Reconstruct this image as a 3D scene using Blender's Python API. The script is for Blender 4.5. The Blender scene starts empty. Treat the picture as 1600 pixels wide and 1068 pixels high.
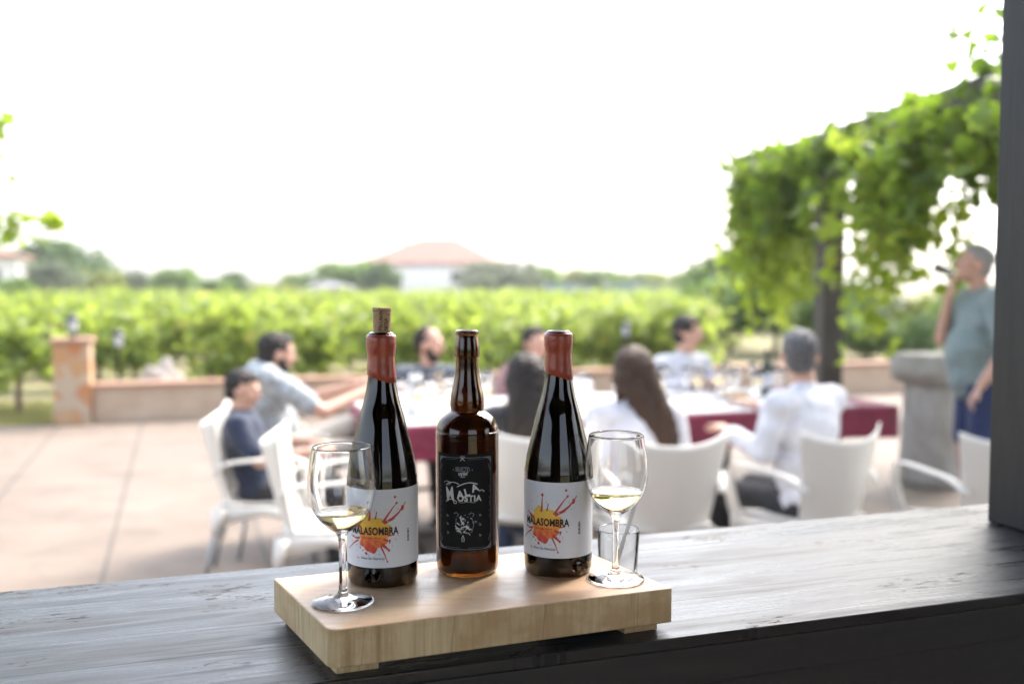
import bpy, bmesh, math, random
import numpy as np
from mathutils import Vector, Matrix, noise as NZ
R = math.radians
random.seed(7)
scene = bpy.context.scene
# ------------------------------------------------------------------ camera
cd = bpy.data.cameras.new('camera'); cam = bpy.data.objects.new('camera', cd)
scene.collection.objects.link(cam); scene.camera = cam
cam.location = (0, 0, 1.5); cam.rotation_euler = (R(90 - 3.457), 0, 0)
cd.sensor_width = 36; cd.lens = 35.0; cd.clip_start = 0.02; cd.clip_end = 2000
cd.dof.use_dof = True; cd.dof.focus_distance = 1.16; cd.dof.aperture_fstop = 2.7
# ------------------------------------------------------------------ world, sun, exposure
SUN_EL, SUN_AZ = 48, 42            # degrees above the horizon; clockwise from straight ahead
w = bpy.data.worlds.new('World'); scene.world = w; w.use_nodes = True
nt = w.node_tree; nt.nodes.clear()
bg = nt.nodes.new('ShaderNodeBackground'); out = nt.nodes.new('ShaderNodeOutputWorld')
sky = nt.nodes.new('ShaderNodeTexSky'); sky.sky_type = 'NISHITA'; sky.sun_disc = False
sky.sun_elevation = R(SUN_EL); sky.sun_rotation = R(SUN_AZ)
sky.air_density = 1.0; sky.dust_density = 3.5; sky.ozone_density = 1.0
bg.inputs[1].default_value = 0.15
hs_ = nt.nodes.new('ShaderNodeHueSaturation'); hs_.inputs['Saturation'].default_value = .55; nt.links.new(sky.outputs[0], hs_.inputs['Color']); nt.links.new(hs_.outputs[0], bg.inputs[0]); nt.links.new(bg.outputs[0], out.inputs[0])
sd = bpy.data.lights.new('sun', 'SUN'); sd.energy = 1.0; sd.angle = R(14); sd.color = (1, .92, .80)
so = bpy.data.objects.new('sun', sd); scene.collection.objects.link(so)
sdir = Vector((math.sin(R(SUN_AZ)) * math.cos(R(SUN_EL)), math.cos(R(SUN_AZ)) * math.cos(R(SUN_EL)), math.sin(R(SUN_EL))))
so.rotation_euler = sdir.to_track_quat('Z', 'Y').to_euler(); so.location = sdir * 50
scene.view_settings.view_transform = 'Standard'; scene.view_settings.look = 'None'
scene.view_settings.exposure = 2.35; scene.view_settings.gamma = 1.0
cy = scene.cycles
cy.use_denoising = True; cy.max_bounces = 14; cy.transmission_bounces = 12; cy.transparent_max_bounces = 12
cy.diffuse_bounces = 4; cy.glossy_bounces = 4; cy.sample_clamp_indirect = 8; cy.caustics_reflective = False
cy.caustics_refractive = True

# ------------------------------------------------------------------ helpers
COL = scene.collection
def tag(o, label=None, cat=None, group=None, kind=None):
    if label: o['label'] = label
    if cat: o['category'] = cat
    if group: o['group'] = group
    if kind: o['kind'] = kind
    return o
def empty(name, loc=(0, 0, 0), rz=0, label=None, cat=None, group=None):
    o = bpy.data.objects.new(name, None); COL.objects.link(o); o.location = loc; o.rotation_euler = (0, 0, rz)
    o.empty_display_size = .05
    return tag(o, label, cat, group)
def link(name, me, mat=None, parent=None, smooth=True):
    if mat is not None:
        me.materials.clear(); me.materials.append(mat)
    if smooth: me.polygons.foreach_set('use_smooth', [True] * len(me.polygons))
    o = bpy.data.objects.new(name, me); COL.objects.link(o)
    if parent is not None: o.parent = parent
    return o
def mesh(name, v, f, mat=None, parent=None, smooth=True):
    me = bpy.data.meshes.new(name); me.from_pydata([tuple(p) for p in v], [], [tuple(q) for q in f]); me.update()
    return link(name, me, mat, parent, smooth)
class MB:
    def __init__(s): s.v = []; s.f = []
    def add(s, v, f):
        n = len(s.v); s.v += [tuple(p) for p in v]; s.f += [tuple(i + n for i in q) for q in f]; return s
    def box(s, c, d, rz=0):
        x, y, z = d[0] / 2, d[1] / 2, d[2] / 2; ca, sa = math.cos(rz), math.sin(rz)
        P = []
        for k in (-1, 1):
            for a, b in ((-1, -1), (1, -1), (1, 1), (-1, 1)):
                px, py = a * x, b * y
                P.append((c[0] + px * ca - py * sa, c[1] + px * sa + py * ca, c[2] + k * z))
        return s.add(P, [(3, 2, 1, 0), (4, 5, 6, 7), (0, 1, 5, 4), (1, 2, 6, 5), (2, 3, 7, 6), (3, 0, 4, 7)])
    def tube(s, pts, r, n=10, cap=True):
        pts = [Vector(p) for p in pts]; rr = r if isinstance(r, (list, tuple)) else [r] * len(pts)
        V = []; F = []; up = Vector((0, 0, 1)); t0 = (pts[1] - pts[0]).normalized()
        if abs(t0.z) > .9: up = Vector((1, 0, 0))
        a = t0.cross(up).normalized()
        for i, p in enumerate(pts):
            t = (pts[min(i + 1, len(pts) - 1)] - pts[max(i - 1, 0)]).normalized()
            a = (a - t * a.dot(t)).normalized(); b = t.cross(a)
            for k in range(n):
                an = 2 * math.pi * k / n; V.append(p + (a * math.cos(an) + b * math.sin(an)) * rr[i])
        for i in range(len(pts) - 1):
            for k in range(n):
                F.append((i * n + k, i * n + (k + 1) % n, (i + 1) * n + (k + 1) % n, (i + 1) * n + k))
        if cap:
            F.append(tuple(range(n))[::-1]); m = (len(pts) - 1) * n; F.append(tuple(range(m, m + n)))
        return s.add(V, F)
    def lathe(s, prof, n=48, c=(0, 0, 0), closed=False):
        V = []; F = []; m = len(prof)
        for r, z in prof:
            for k in range(n):
                an = 2 * math.pi * k / n; V.append((c[0] + r * math.cos(an), c[1] + r * math.sin(an), c[2] + z))
        for i in range(m if closed else m - 1):
            j = (i + 1) % m
            for k in range(n):
                F.append((i * n + k, i * n + (k + 1) % n, j * n + (k + 1) % n, j * n + k))
        return s.add(V, F)
    def ell(s, c, r, n=16, m=10, M=None):
        V = []; F = []
        for i in range(m + 1):
            th = math.pi * i / m
            for k in range(n):
                an = 2 * math.pi * k / n
                p = Vector((math.sin(th) * math.cos(an) * r[0], math.sin(th) * math.sin(an) * r[1], math.cos(th) * r[2]))
                if M is not None: p = M @ p
                V.append(p + Vector(c))
        for i in range(m):
            for k in range(n):
                F.append((i * n + k, (i + 1) * n + k, (i + 1) * n + (k + 1) % n, i * n + (k + 1) % n))
        return s.add(V, F)
    def cone(s, a, b, r0, r1, n=12):          # capsule with rounded ends
        a = Vector(a); b = Vector(b); d = (b - a).normalized()
        P = []; rr = []
        for k in range(1, 5):
            t = k / 5 * math.pi / 2; P.append(a - d * r0 * math.cos(t)); rr.append(r0 * math.sin(t))
        P.append(a); rr.append(r0); P.append((a + b) / 2); rr.append((r0 + r1) / 2); P.append(b); rr.append(r1)
        for k in range(4, 0, -1):
            t = k / 5 * math.pi / 2; P.append(b + d * r1 * math.cos(t)); rr.append(r1 * math.sin(t))
        return s.tube(P, rr, n)
    def build(s, name, mat=None, parent=None, smooth=True, weld=False, bevel=0):
        me = bpy.data.meshes.new(name); me.from_pydata(s.v, [], s.f); me.update()
        if weld or bevel:
            b = bmesh.new(); b.from_mesh(me); bmesh.ops.remove_doubles(b, verts=b.verts, dist=1e-6)
            bmesh.ops.recalc_face_normals(b, faces=b.faces)
            if bevel: bmesh.ops.bevel(b, geom=b.edges[:], offset=bevel, segments=3, profile=.6, affect='EDGES')
            b.to_mesh(me); b.free()
        return link(name, me, mat, parent, smooth)
    def remesh(s, name, mat, parent, vox, smooth=2, M=None):
        me = bpy.data.meshes.new('tmp'); me.from_pydata(s.v, [], s.f); me.update()
        b = bmesh.new(); b.from_mesh(me); bmesh.ops.remove_doubles(b, verts=b.verts, dist=1e-6)
        bmesh.ops.recalc_face_normals(b, faces=b.faces); b.to_mesh(me); b.free()
        o = bpy.data.objects.new('tmp', me); COL.objects.link(o)
        m = o.modifiers.new('r', 'REMESH'); m.mode = 'VOXEL'; m.voxel_size = vox; m.use_smooth_shade = True
        if smooth:
            q = o.modifiers.new('s', 'SMOOTH'); q.factor = .5; q.iterations = smooth
        dg = bpy.context.evaluated_depsgraph_get()
        nm = bpy.data.meshes.new_from_object(o.evaluated_get(dg)); nm.name = name
        bpy.data.objects.remove(o); bpy.data.meshes.remove(me)
        if M is not None: nm.transform(M)
        return link(name, nm, mat, parent)
def copy_tree(o, parent=None):
    c = o.copy(); COL.objects.link(c)
    if parent is not None: c.parent = parent
    for ch in [x for x in KIDS(o)]: copy_tree(ch, c)
    return c
def KIDS(o): return [x for x in bpy.data.objects if x.parent == o]

# ------------------------------------------------------------------ materials
def mat(name, col=(.5, .5, .5), rough=.6, **k):
    m = bpy.data.materials.new(name); m.use_nodes = True; b = m.node_tree.nodes['Principled BSDF']
    b.inputs['Base Color'].default_value = (*col, 1); b.inputs['Roughness'].default_value = rough
    for kk, v in k.items():
        b.inputs[kk.replace('_', ' ')].default_value = v
    return m
class N:
    def __init__(s, m): s.t = m.node_tree; s.b = s.t.nodes['Principled BSDF']
    def n(s, ty, **k):
        x = s.t.nodes.new(ty)
        for kk, v in k.items(): setattr(x, kk, v)
        return x
    def l(s, a, b): s.t.links.new(a, b)
    def coord(s, scale=(1, 1, 1), rot=(0, 0, 0), kind='Object'):
        c = s.n('ShaderNodeTexCoord'); mp = s.n('ShaderNodeMapping'); mp.inputs['Scale'].default_value = scale
        mp.inputs['Rotation'].default_value = rot; s.l(c.outputs[kind], mp.inputs[0]); return mp.outputs[0]
    def noise(s, vec, sc=5, det=4, rough=.55, dist=0):
        x = s.n('ShaderNodeTexNoise'); x.inputs['Scale'].default_value = sc; x.inputs['Detail'].default_value = det
        x.inputs['Roughness'].default_value = rough; x.inputs['Distortion'].default_value = dist
        s.l(vec, x.inputs['Vector']); return x.outputs['Fac']
    def ramp(s, fac, stops):
        x = s.n('ShaderNodeValToRGB'); e = x.color_ramp.elements
        while len(e) > 1: e.remove(e[-1])
        e[0].position = stops[0][0]; e[0].color = (*stops[0][1], 1) if len(stops[0][1]) == 3 else stops[0][1]
        for p, c in stops[1:]:
            q = e.new(p); q.color = (*c, 1)
        s.l(fac, x.inputs[0]); return x.outputs[0]
    def mix(s, f, a, b, mode='MIX'):
        x = s.n('ShaderNodeMix', data_type='RGBA', blend_type=mode)
        if isinstance(f, (int, float)): x.inputs[0].default_value = f
        else: s.l(f, x.inputs[0])
        for v, i in ((a, 6), (b, 7)):
            if isinstance(v, tuple): x.inputs[i].default_value = (*v, 1)
            else: s.l(v, x.inputs[i])
        return x.outputs[2]
    def math(s, op, a, b=0.0, clamp=False):
        x = s.n('ShaderNodeMath', operation=op); x.use_clamp = clamp
        for v, i in ((a, 0), (b, 1)):
            if isinstance(v, (int, float)): x.inputs[i].default_value = v
            else: s.l(v, x.inputs[i])
        return x.outputs[0]
    def bump(s, h, strength=.3, dist=.01, nrm=None):
        x = s.n('ShaderNodeBump'); x.inputs['Strength'].default_value = strength; x.inputs['Distance'].default_value = dist
        s.l(h, x.inputs['Height'])
        if nrm is not None: s.l(nrm, x.inputs['Normal'])
        return x.outputs[0]
G3 = lambda v: (v, v, v)
def cloth_mat(name, c, c2=None, sc=60, rough=.85, pat=0):
    m = mat(name, c, rough, Sheen_Weight=.2); n = N(m); v = n.coord()
    f = n.noise(v, 9, 4); c2 = c2 or tuple(x * .8 for x in c)
    col = n.mix(n.ramp(f, [(.35, G3(0)), (.65, G3(1))]), c, c2)
    if pat:
        g = n.noise(v, pat, 2); col = n.mix(n.ramp(g, [(.45, G3(0)), (.55, G3(1))]), col, tuple(x * .6 for x in c))
    n.l(col, n.b.inputs['Base Color']); n.l(n.bump(n.noise(v, 22, 5), .5, .02), n.b.inputs['Normal']); return m
def glass_mat(name, col=(1, 1, 1), ior=1.5, rough=0.0):
    return mat(name, col, rough, Transmission_Weight=1.0, IOR=ior)
def leaf_mat(name, c1, c2, t1, tr=.45, yellow=None):
    m = bpy.data.materials.new(name); m.use_nodes = True; n = N(m); t = m.node_tree
    g = n.n('ShaderNodeNewGeometry'); oi = n.n('ShaderNodeObjectInfo')
    r = n.math('FRACT', n.math('ADD', g.outputs['Random Per Island'], oi.outputs['Random']))
    stops = [(0, c1), (.8, c2)]
    if yellow: stops += [(.93, c2), (1, yellow)]
    c = n.ramp(r, stops); n.l(c, n.b.inputs['Base Color']); n.b.inputs['Roughness'].default_value = .5
    n.b.inputs['Specular IOR Level'].default_value = .35
    tl = n.n('ShaderNodeBsdfTranslucent'); n.l(n.mix(n.math('MULTIPLY', r, .6), t1, tuple(min(1, x * 1.5) for x in c2)), tl.inputs[0])
    mx = n.n('ShaderNodeMixShader'); mx.inputs[0].default_value = tr
    n.l(n.b.outputs[0], mx.inputs[1]); n.l(tl.outputs[0], mx.inputs[2])
    n.l(mx.outputs[0], t.nodes['Material Output'].inputs[0]); return m
def wood_mat(name, c1, c2, rough=.6, axis=0, sc=1.0, rz=0, bump=.3):
    m = mat(name, c1, rough); n = N(m)
    s = [14 * sc] * 3; s[axis] = 1.2 * sc
    v = n.coord(tuple(s), (0, 0, rz))
    f = n.noise(v, 3, 6, .6, .6); n.l(n.ramp(f, [(.3, c1), (.7, c2)]), n.b.inputs['Base Color'])
    n.l(n.bump(f, bump, .004), n.b.inputs['Normal']); return m

M = {}
M['counter_side'] = wood_mat('dark_painted_wood_side', (.012, .011, .012), (.02, .018, .018), .5, 0, 1, 0, .15)
M['post_paint'] = wood_mat('dark_painted_post', (.007, .007, .0085), (.016, .0165, .018), .5, 2, 1.2, 0, .25)
M['hut_wood'] = wood_mat('dark_hut_wood', (.05, .04, .035), (.09, .07, .06), .6, 0)
M['hut_floor'] = mat('hut_floor_tile', (.25, .2, .17), .6)
M['wax'] = mat('dark_red_wax', (.36, .06, .03), .34, Coat_Weight=.25)
n = N(M['wax']); v = n.coord(); n.l(n.bump(n.noise(v, 70, 4), .55, .003), n.b.inputs['Normal'])
n.l(n.ramp(n.noise(v, 45, 3), [(.35, (.29, .045, .024)), (.7, (.41, .078, .038))]), n.b.inputs['Base Color'])
M['cork'] = mat('cork', (.42, .28, .17), .9)
n = N(M['cork']); v = n.coord()
n.l(n.ramp(n.noise(v, 380, 4, .7), [(.34, (.16, .09, .05)), (.46, (.42, .28, .17)), (.8, (.5, .36, .23))]), n.b.inputs['Base Color'])
M['cork_ink'] = mat('cork_ink', (.08, .045, .03), .8)
M['dark_glass'] = glass_mat('dark_wine_bottle_glass', (.038, .022, .009), 1.5)
M['amber_glass'] = glass_mat('amber_bottle_glass', (.15, .068, .016), 1.5)
M['clear_glass'] = glass_mat('clear_glass', (1, 1, 1), 1.46); M['thin_glass'] = glass_mat('thin_tumbler_glass', (1, 1, 1), 1.22)
M['wine'] = glass_mat('pale_golden_wine', (1, .80, .40), 1.34)
M['paper'] = mat('white_label_paper', (.70, .73, .80), .55)
n = N(M['paper']); n.l(n.bump(n.noise(n.coord(), 500, 3), .08, .0005), n.b.inputs['Normal'])
M['black_paper'] = mat('black_label_paper', (.010, .0105, .012), .7, Specular_IOR_Level=.2)
M['label_ink'] = mat('label_black_ink', (.012, .012, .014), .6)
M['label_white'] = mat('label_white_ink', (.62, .65, .68), .6)
M['label_grey'] = mat('label_grey_ink', (.2, .22, .24), .6)
M['splash_red'] = mat('label_red_ink', (.5, .07, .05), .55)
M['splash'] = mat('label_splash_ink', (.8, .3, .05), .5)
n = N(M['splash']); a = n.n('ShaderNodeAttribute', attribute_name='flat'); sx = n.n('ShaderNodeSeparateXYZ')
n.l(a.outputs['Vector'], sx.inputs[0]); mp = n.n('ShaderNodeMapping'); mp.inputs['Scale'].default_value = (90, 90, 1); n.l(a.outputs['Vector'], mp.inputs[0])
h = n.math('ADD', n.math('MULTIPLY', sx.outputs[1], 18), n.math('MULTIPLY', n.noise(mp.outputs[0], 1.6, 4), .9))
n.l(n.ramp(h, [(.05, (.62, .07, .05)), (.25, (.78, .2, .05)), (.42, (.85, .38, .06)), (.6, (.85, .53, .07)), (.85, (.6, .52, .1))]), n.b.inputs['Base Color'])
M['plastic'] = mat('white_resin', (.80, .765, .70), .42)
M['alu'] = mat('grey_metal_tube', (.35, .36, .38), .4, Metallic=.6)
M['tablecloth_red'] = cloth_mat('burgundy_cloth', (.24, .022, .055), (.18, .016, .04))
M['tablecloth_white'] = cloth_mat('white_paper_cloth', (.58, .56, .56), (.5, .485, .49))
M['table_wood'] = wood_mat('dark_table_wood', (.045, .022, .014), (.08, .04, .025), .5, 2)
M['porcelain'] = mat('white_porcelain', (.8, .79, .77), .2)
M['food'] = mat('snack_food', (.5, .3, .1), .7)
M['green_bottle'] = mat('dark_green_bottle', (.015, .03, .015), .08)
M['lamp_metal'] = mat('black_lantern_metal', (.02, .02, .022), .45)
M['lamp_glass'] = mat('frosted_lantern_glass', (.8, .8, .82), .3, Transmission_Weight=.4)
M['trunk'] = wood_mat('tree_bark', (.09, .07, .05), (.16, .13, .1), .9, 2)
M['vinewood'] = wood_mat('vine_bark', (.10, .07, .05), (.17, .12, .085), .9, 2)
# butcher board top / sides
m = mat('pale_maple_board', (.5, .35, .22), .42); n = N(m); M['board'] = m
v = n.coord((1, 1, 1), (0, 0, -R(21))); vs = n.coord((5, 60, 5), (0, 0, -R(21)))
f = n.noise(vs, 1.5, 6, .62, .8); base = n.ramp(f, [(.25, (.46, .31, .19)), (.5, (.58, .43, .28)), (.75, (.68, .54, .38))])
st = n.noise(v, 11, 5, .6, .4); base = n.mix(n.ramp(st, [(.42, G3(0)), (.60, G3(.7))]), base, (.52, .31, .18))
kn = n.noise(n.coord((170, 6, 5), (0, 0, -R(50))), 1, 3, .6); base = n.mix(n.ramp(kn, [(.66, G3(0)), (.69, G3(.35))]), base, (.30, .2, .13)); b2_ = n.noise(v, 26, 6, .7, .8); base = n.mix(n.ramp(b2_, [(.5, G3(0)), (.7, G3(.5))]), base, (.62, .47, .34)); sp = n.noise(v, 330, 2, .5); base = n.mix(n.ramp(sp, [(.73, G3(0)), (.76, G3(.8))]), base, (.12, .07, .05))
g = n.n('ShaderNodeNewGeometry'); sn = n.n('ShaderNodeSeparateXYZ'); n.l(g.outputs['Normal'], sn.inputs[0])
side = n.ramp(sn.outputs[2], [(.35, G3(1)), (.75, G3(0))])
v2 = n.coord((130, 130, 9), (0, 0, -R(21))); f2 = n.noise(v2, 1, 6, .65, .5)
sc_ = n.ramp(f2, [(.3, (.38, .27, .14)), (.48, (.58, .44, .25)), (.7, (.73, .59, .36))])
f3 = n.noise(n.coord((11, 11, 16)), 1.3, 4, .6, .3); sc_ = n.mix(n.ramp(f3, [(.44, G3(0)), (.62, G3(.75))]), sc_, (.44, .27, .13))
# stave joints along the board
vu = n.coord((1, 1, 1), (0, 0, -R(21))); su = n.n('ShaderNodeSeparateXYZ'); n.l(vu, su.inputs[0])
bl = n.math('FRACT', n.math('ADD', n.math('MULTIPLY', su.outputs[0], 9.3), n.math('MULTIPLY', n.noise(vu, 3, 0), .8)))
ln = n.ramp(bl, [(0, G3(.4)), (.008, G3(.4)), (.014, G3(0))]); sc_ = n.mix(ln, sc_, (.16, .09, .045))
wn = n.n('ShaderNodeTexWhiteNoise', noise_dimensions='1D'); n.l(n.math('FLOOR', n.math('MULTIPLY', su.outputs[0], 9.3)), wn.inputs['W'])
sc_ = n.mix(n.math('MULTIPLY', wn.outputs[0], .15), sc_, (.55, .45, .30))
n.l(n.mix(side, base, sc_), n.b.inputs['Base Color'])
n.l(n.ramp(st, [(.3, G3(.3)), (.7, G3(.55))]), n.b.inputs['Roughness']); n.l(n.bump(f, .12, .002), n.b.inputs['Normal'])
# worn black-blue painted counter
m = mat('worn_dark_counter', (.03, .03, .035), .35); n = N(m); M['counter'] = m; A = -R(18.6)
v = n.coord((1, 1, 1), (0, 0, 0)); vg = n.coord((2.2, 46, 10)); vf = n.coord((5, 170, 10))
f = n.noise(vg, 1.4, 7, .62, 1.0); ff = n.noise(vf, 1.6, 6, .7, .4); bl = n.noise(n.coord((1.5, 7, 1)), 2.2, 4, .6, .5)
col = n.ramp(f, [(.3, (.008, .009, .012)), (.5, (.018, .020, .025)), (.72, (.045, .047, .053))])
col = n.mix(n.ramp(bl, [(.45, G3(0)), (.7, G3(.5))]), col, (.06, .06, .062))
ch = n.noise(n.coord((26, 90, 1)), 1.6, 5, .7, .6); chm = n.ramp(n.math('MULTIPLY', ch, n.ramp(n.noise(n.coord((2.2, 4, 1)), 2.0, 2), [(.42, G3(.55)), (.62, G3(1.0))])), [(.55, G3(0)), (.575, G3(1))])
col = n.mix(n.ramp(ff, [(.42, G3(.75)), (.56, G3(0))]), col, (.006, .007, .010))
col = n.mix(chm, col, (.02, .014, .010))
sy_ = n.n('ShaderNodeSeparateXYZ'); n.l(n.coord(), sy_.inputs[0]); wob = n.math('MULTIPLY', n.noise(n.coord((3, 1, 1)), 3, 4), .012)
cr = 0
for yc in (.118, .262, .352):
    d_ = n.math('ABSOLUTE', n.math('SUBTRACT', n.math('ADD', sy_.outputs[1], wob), yc + .006)); g_ = n.math('LESS_THAN', d_, .0007)
    cr = g_ if isinstance(cr, int) else n.math('MAXIMUM', cr, g_)
cr = n.math('MULTIPLY', cr, n.ramp(n.noise(n.coord((2.5, 9, 1)), 2, 2), [(.42, G3(0)), (.5, G3(1))]))
col = n.mix(cr, col, (.003, .003, .004))
gg = n.n('ShaderNodeNewGeometry'); gs = n.n('ShaderNodeSeparateXYZ'); n.l(gg.outputs['Normal'], gs.inputs[0])
col = n.mix(n.math('LESS_THAN', gs.outputs[2], .5), col, (.013, .012, .013))
n.l(col, n.b.inputs['Base Color'])
n.l(n.math('ADD', n.ramp(n.math('ADD', n.math('MULTIPLY', f, .5), n.math('MULTIPLY', bl, .5)), [(.40, G3(.2)), (.60, G3(.55))]), n.math('MULTIPLY', n.math('MAXIMUM', chm, cr), .45)), n.b.inputs['Roughness'])
hh = n.math('SUBTRACT', n.math('ADD', n.math('MULTIPLY', f, .6), n.math('MULTIPLY', ff, .7)), n.math('MULTIPLY', n.math('MAXIMUM', chm, cr), .6))
n.l(n.bump(hh, .32, .003), n.b.inputs['Normal']); n.b.inputs['Specular IOR Level'].default_value = .5
# terrace
m = mat('pinkish_concrete', (.42, .33, .28), .75); n = N(m); M['terrace'] = m
v = n.coord(); u = n.coord((1, 1, 1), (0, 0, -R(18.5))); su = n.n('ShaderNodeSeparateXYZ'); n.l(u, su.inputs[0])
f = n.noise(n.coord((1, 2.4, 1), (0, 0, -R(18.5))), .9, 6, .65); col = n.ramp(f, [(.3, (.14, .103, .077)), (.5, (.19, .147, .114)), (.72, (.228, .183, .146))])
col = n.mix(n.ramp(n.noise(v, 30, 3), [(.4, G3(0)), (.7, G3(.35))]), col, (.16, .12, .095))
def joint(axis, period, off, wd):
    q = n.math('FRACT', n.math('ADD', n.math('DIVIDE', su.outputs[axis], period), off))
    d = n.math('ABSOLUTE', n.math('SUBTRACT', q, .5)); return n.math('LESS_THAN', d, wd / period / 2)
stn = n.noise(v, 2.3, 5, .7, .6); col = n.mix(n.ramp(stn, [(.50, G3(0)), (.64, G3(.4))]), col, (.10, .078, .062)); j = n.math('MAXIMUM', joint(0, .82, -.02, .022), joint(1, 3.4, .2, .02))
n.l(n.mix(n.math('MULTIPLY', j, .8), col, (.06, .052, .045)), n.b.inputs['Base Color']); n.l(n.bump(n.noise(v, 60, 4), .2, .01), n.b.inputs['Normal'])
m = mat('dry_grass_ground', (.12, .13, .05), .95); n = N(m); M['ground'] = m; v = n.coord()
n.l(n.ramp(n.noise(v, .9, 6, .65), [(.3, (.20, .15, .09)), (.48, (.24, .21, .11)), (.62, (.19, .19, .08)), (.8, (.3, .25, .17))]), n.b.inputs['Base Color']); n.l(n.bump(n.noise(v, 14, 5), .6, .05), n.b.inputs['Normal'])
m = mat('ochre_stone', (.4, .28, .18), .85); n = N(m); M['stone'] = m; v = n.coord()
vo = n.n('ShaderNodeTexVoronoi', feature='F1'); vo.inputs['Scale'].default_value = 6.5; n.l(v, vo.inputs['Vector'])
vd = n.n('ShaderNodeTexVoronoi', feature='DISTANCE_TO_EDGE'); vd.inputs['Scale'].default_value = 6.5; n.l(v, vd.inputs['Vector'])
sc = n.n('ShaderNodeSeparateColor'); n.l(vo.outputs['Color'], sc.inputs[0])
c = n.ramp(sc.outputs[0], [(0, (.42, .17, .06)), (.35, (.45, .27, .13)), (.65, (.42, .33, .24)), (1, (.5, .36, .2))])
n.l(n.mix(n.ramp(vd.outputs['Distance'], [(.0, G3(1)), (.06, G3(0))]), c, (.38, .31, .25)), n.b.inputs['Base Color'])
m = mat('pink_render_wall', (.42, .3, .22), .9); n = N(m); M['wallmat'] = m; v = n.coord()
n.l(n.ramp(n.noise(v, 3.5, 6, .6), [(.3, (.40, .29, .20)), (.7, (.50, .39, .29))]), n.b.inputs['Base Color']); n.l(n.bump(n.noise(v, 25, 4), .3, .02), n.b.inputs['Normal'])
M['coping'] = mat('terracotta_coping', (.38, .22, .15), .8)
m = mat('grey_stone', (.3, .29, .27), .9); n = N(m); M['greystone'] = m; v = n.coord((1, 1, .6))
n.l(n.ramp(n.noise(v, 6, 6, .65), [(.3, (.3, .27, .24)), (.6, (.45, .43, .40)), (.8, (.56, .53, .49))]), n.b.inputs['Base Color']); n.l(n.bump(n.noise(v, 9, 6), .8, .06), n.b.inputs['Normal'])
M['white_wall'] = mat('white_house_wall', (.72, .71, .69), .85)
m = mat('terracotta_roof', (.38, .17, .11), .8); n = N(m); M['tiles'] = m
wv = n.n('ShaderNodeTexWave', bands_direction='X'); wv.inputs['Scale'].default_value = 1.6; n.l(n.coord(), wv.inputs[0])
n.l(n.ramp(n.noise(n.coord(), 2.5, 5), [(.3, (.23, .12, .085)), (.7, (.29, .17, .13))]), n.b.inputs['Base Color']); n.l(n.bump(wv.outputs['Fac'], .4, .05), n.b.inputs['Normal'])
M['grey_roof'] = mat('grey_sheet_roof', (.16, .155, .16), .6); M['dark_pane'] = mat('window_glass', (.05, .06, .08), .1)
M['shutter'] = mat('brown_shutter', (.2, .1, .06), .7); M['netting'] = mat('blue_grey_netting', (.14, .2, .26), .8)
M['pergola'] = wood_mat('dark_pergola_wood', (.035, .028, .024), (.075, .06, .05), .55, 2)
M['vine_leaf'] = leaf_mat('vineyard_leaf', (.11, .165, .03), (.23, .285, .055), (.42, .53, .075), .48, (.5, .38, .08))
M['pergola_leaf'] = leaf_mat('pergola_leaf', (.035, .08, .010), (.13, .20, .02), (.24, .38, .03), .45)
M['young_leaf'] = leaf_mat('young_vine_leaf', (.12, .2, .02), (.22, .3, .03), (.42, .55, .05), .5, (.5, .45, .06))
M['tree_dark'] = leaf_mat('dark_tree_leaf', (.035, .085, .012), (.07, .14, .02), (.12, .24, .02), .3)
M['tree_olive'] = leaf_mat('olive_leaf', (.10, .13, .07), (.17, .20, .12), (.16, .22, .1), .25)
M['tree_mid'] = leaf_mat('green_tree_leaf', (.08, .15, .02), (.14, .22, .035), (.22, .38, .04), .38)
M['tree_yel'] = leaf_mat('yellow_green_leaf', (.14, .18, .025), (.24, .26, .04), (.3, .36, .05), .4)
M['grass_blade'] = leaf_mat('grass_blade', (.17, .17, .06), (.28, .24, .11), (.2, .28, .06), .35)

# ------------------------------------------------------------------ the setting
def sheet(name, pts, z, m):
    o = mesh(name, [(x, y, z) for x, y in pts], [tuple(range(len(pts)))], m, smooth=False); tag(o, kind='structure'); return o
gv, gf = [], []
bm = bmesh.new(); bmesh.ops.create_grid(bm, x_segments=60, y_segments=60, size=210)
me = bpy.data.meshes.new('ground'); bm.to_mesh(me); bm.free(); gnd = link('ground', me, M['ground'], None, False); gnd.location = (0, 190, -.02); tag(gnd, kind='structure')
TH = R(17); U = Vector((math.cos(TH), math.sin(TH), 0)); V = Vector((-math.sin(TH), math.cos(TH), 0))
WO = Vector((-4.42, 10.56, 0))                                   # foot of the wall beside the pillar
def W(u, v, z=0): return WO + U * u + V * v + Vector((0, 0, z))
a, b, c, d = W(-9, .02), W(15.5, .02), W(15.5, -14), W(-9, -14)
sheet('terrace', [(p.x, p.y) for p in (d, c, b, a)], 0, M['terrace'])
pth = [W(9, .6), W(30, .6), W(30, 4.2), W(11, 4.2)]
m = mat('pale_gravel', (.45, .4, .34), .9); n = N(m); n.l(n.ramp(n.noise(n.coord(), 20, 5), [(.3, (.36, .3, .25)), (.7, (.5, .44, .38))]), n.b.inputs['Base Color'])
sheet('gravel_path', [(p.x, p.y) for p in pth], .004, m)
bm = bmesh.new(); bmesh.ops.create_icosphere(bm, subdivisions=4, radius=1)
for q in bm.verts:
    q.co *= 1 + .12 * math.sin(q.co.x * 7 + q.co.y * 5) * math.cos(q.co.z * 6)
me = bpy.data.meshes.new('earth_mound'); bm.to_mesh(me); bm.free(); o = link('earth_mound', me, m); o.data.materials[0] = m; o.location = W(.62, .8, -.02); o.scale = (.34, .3, .60); tag(o, kind='structure')

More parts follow.
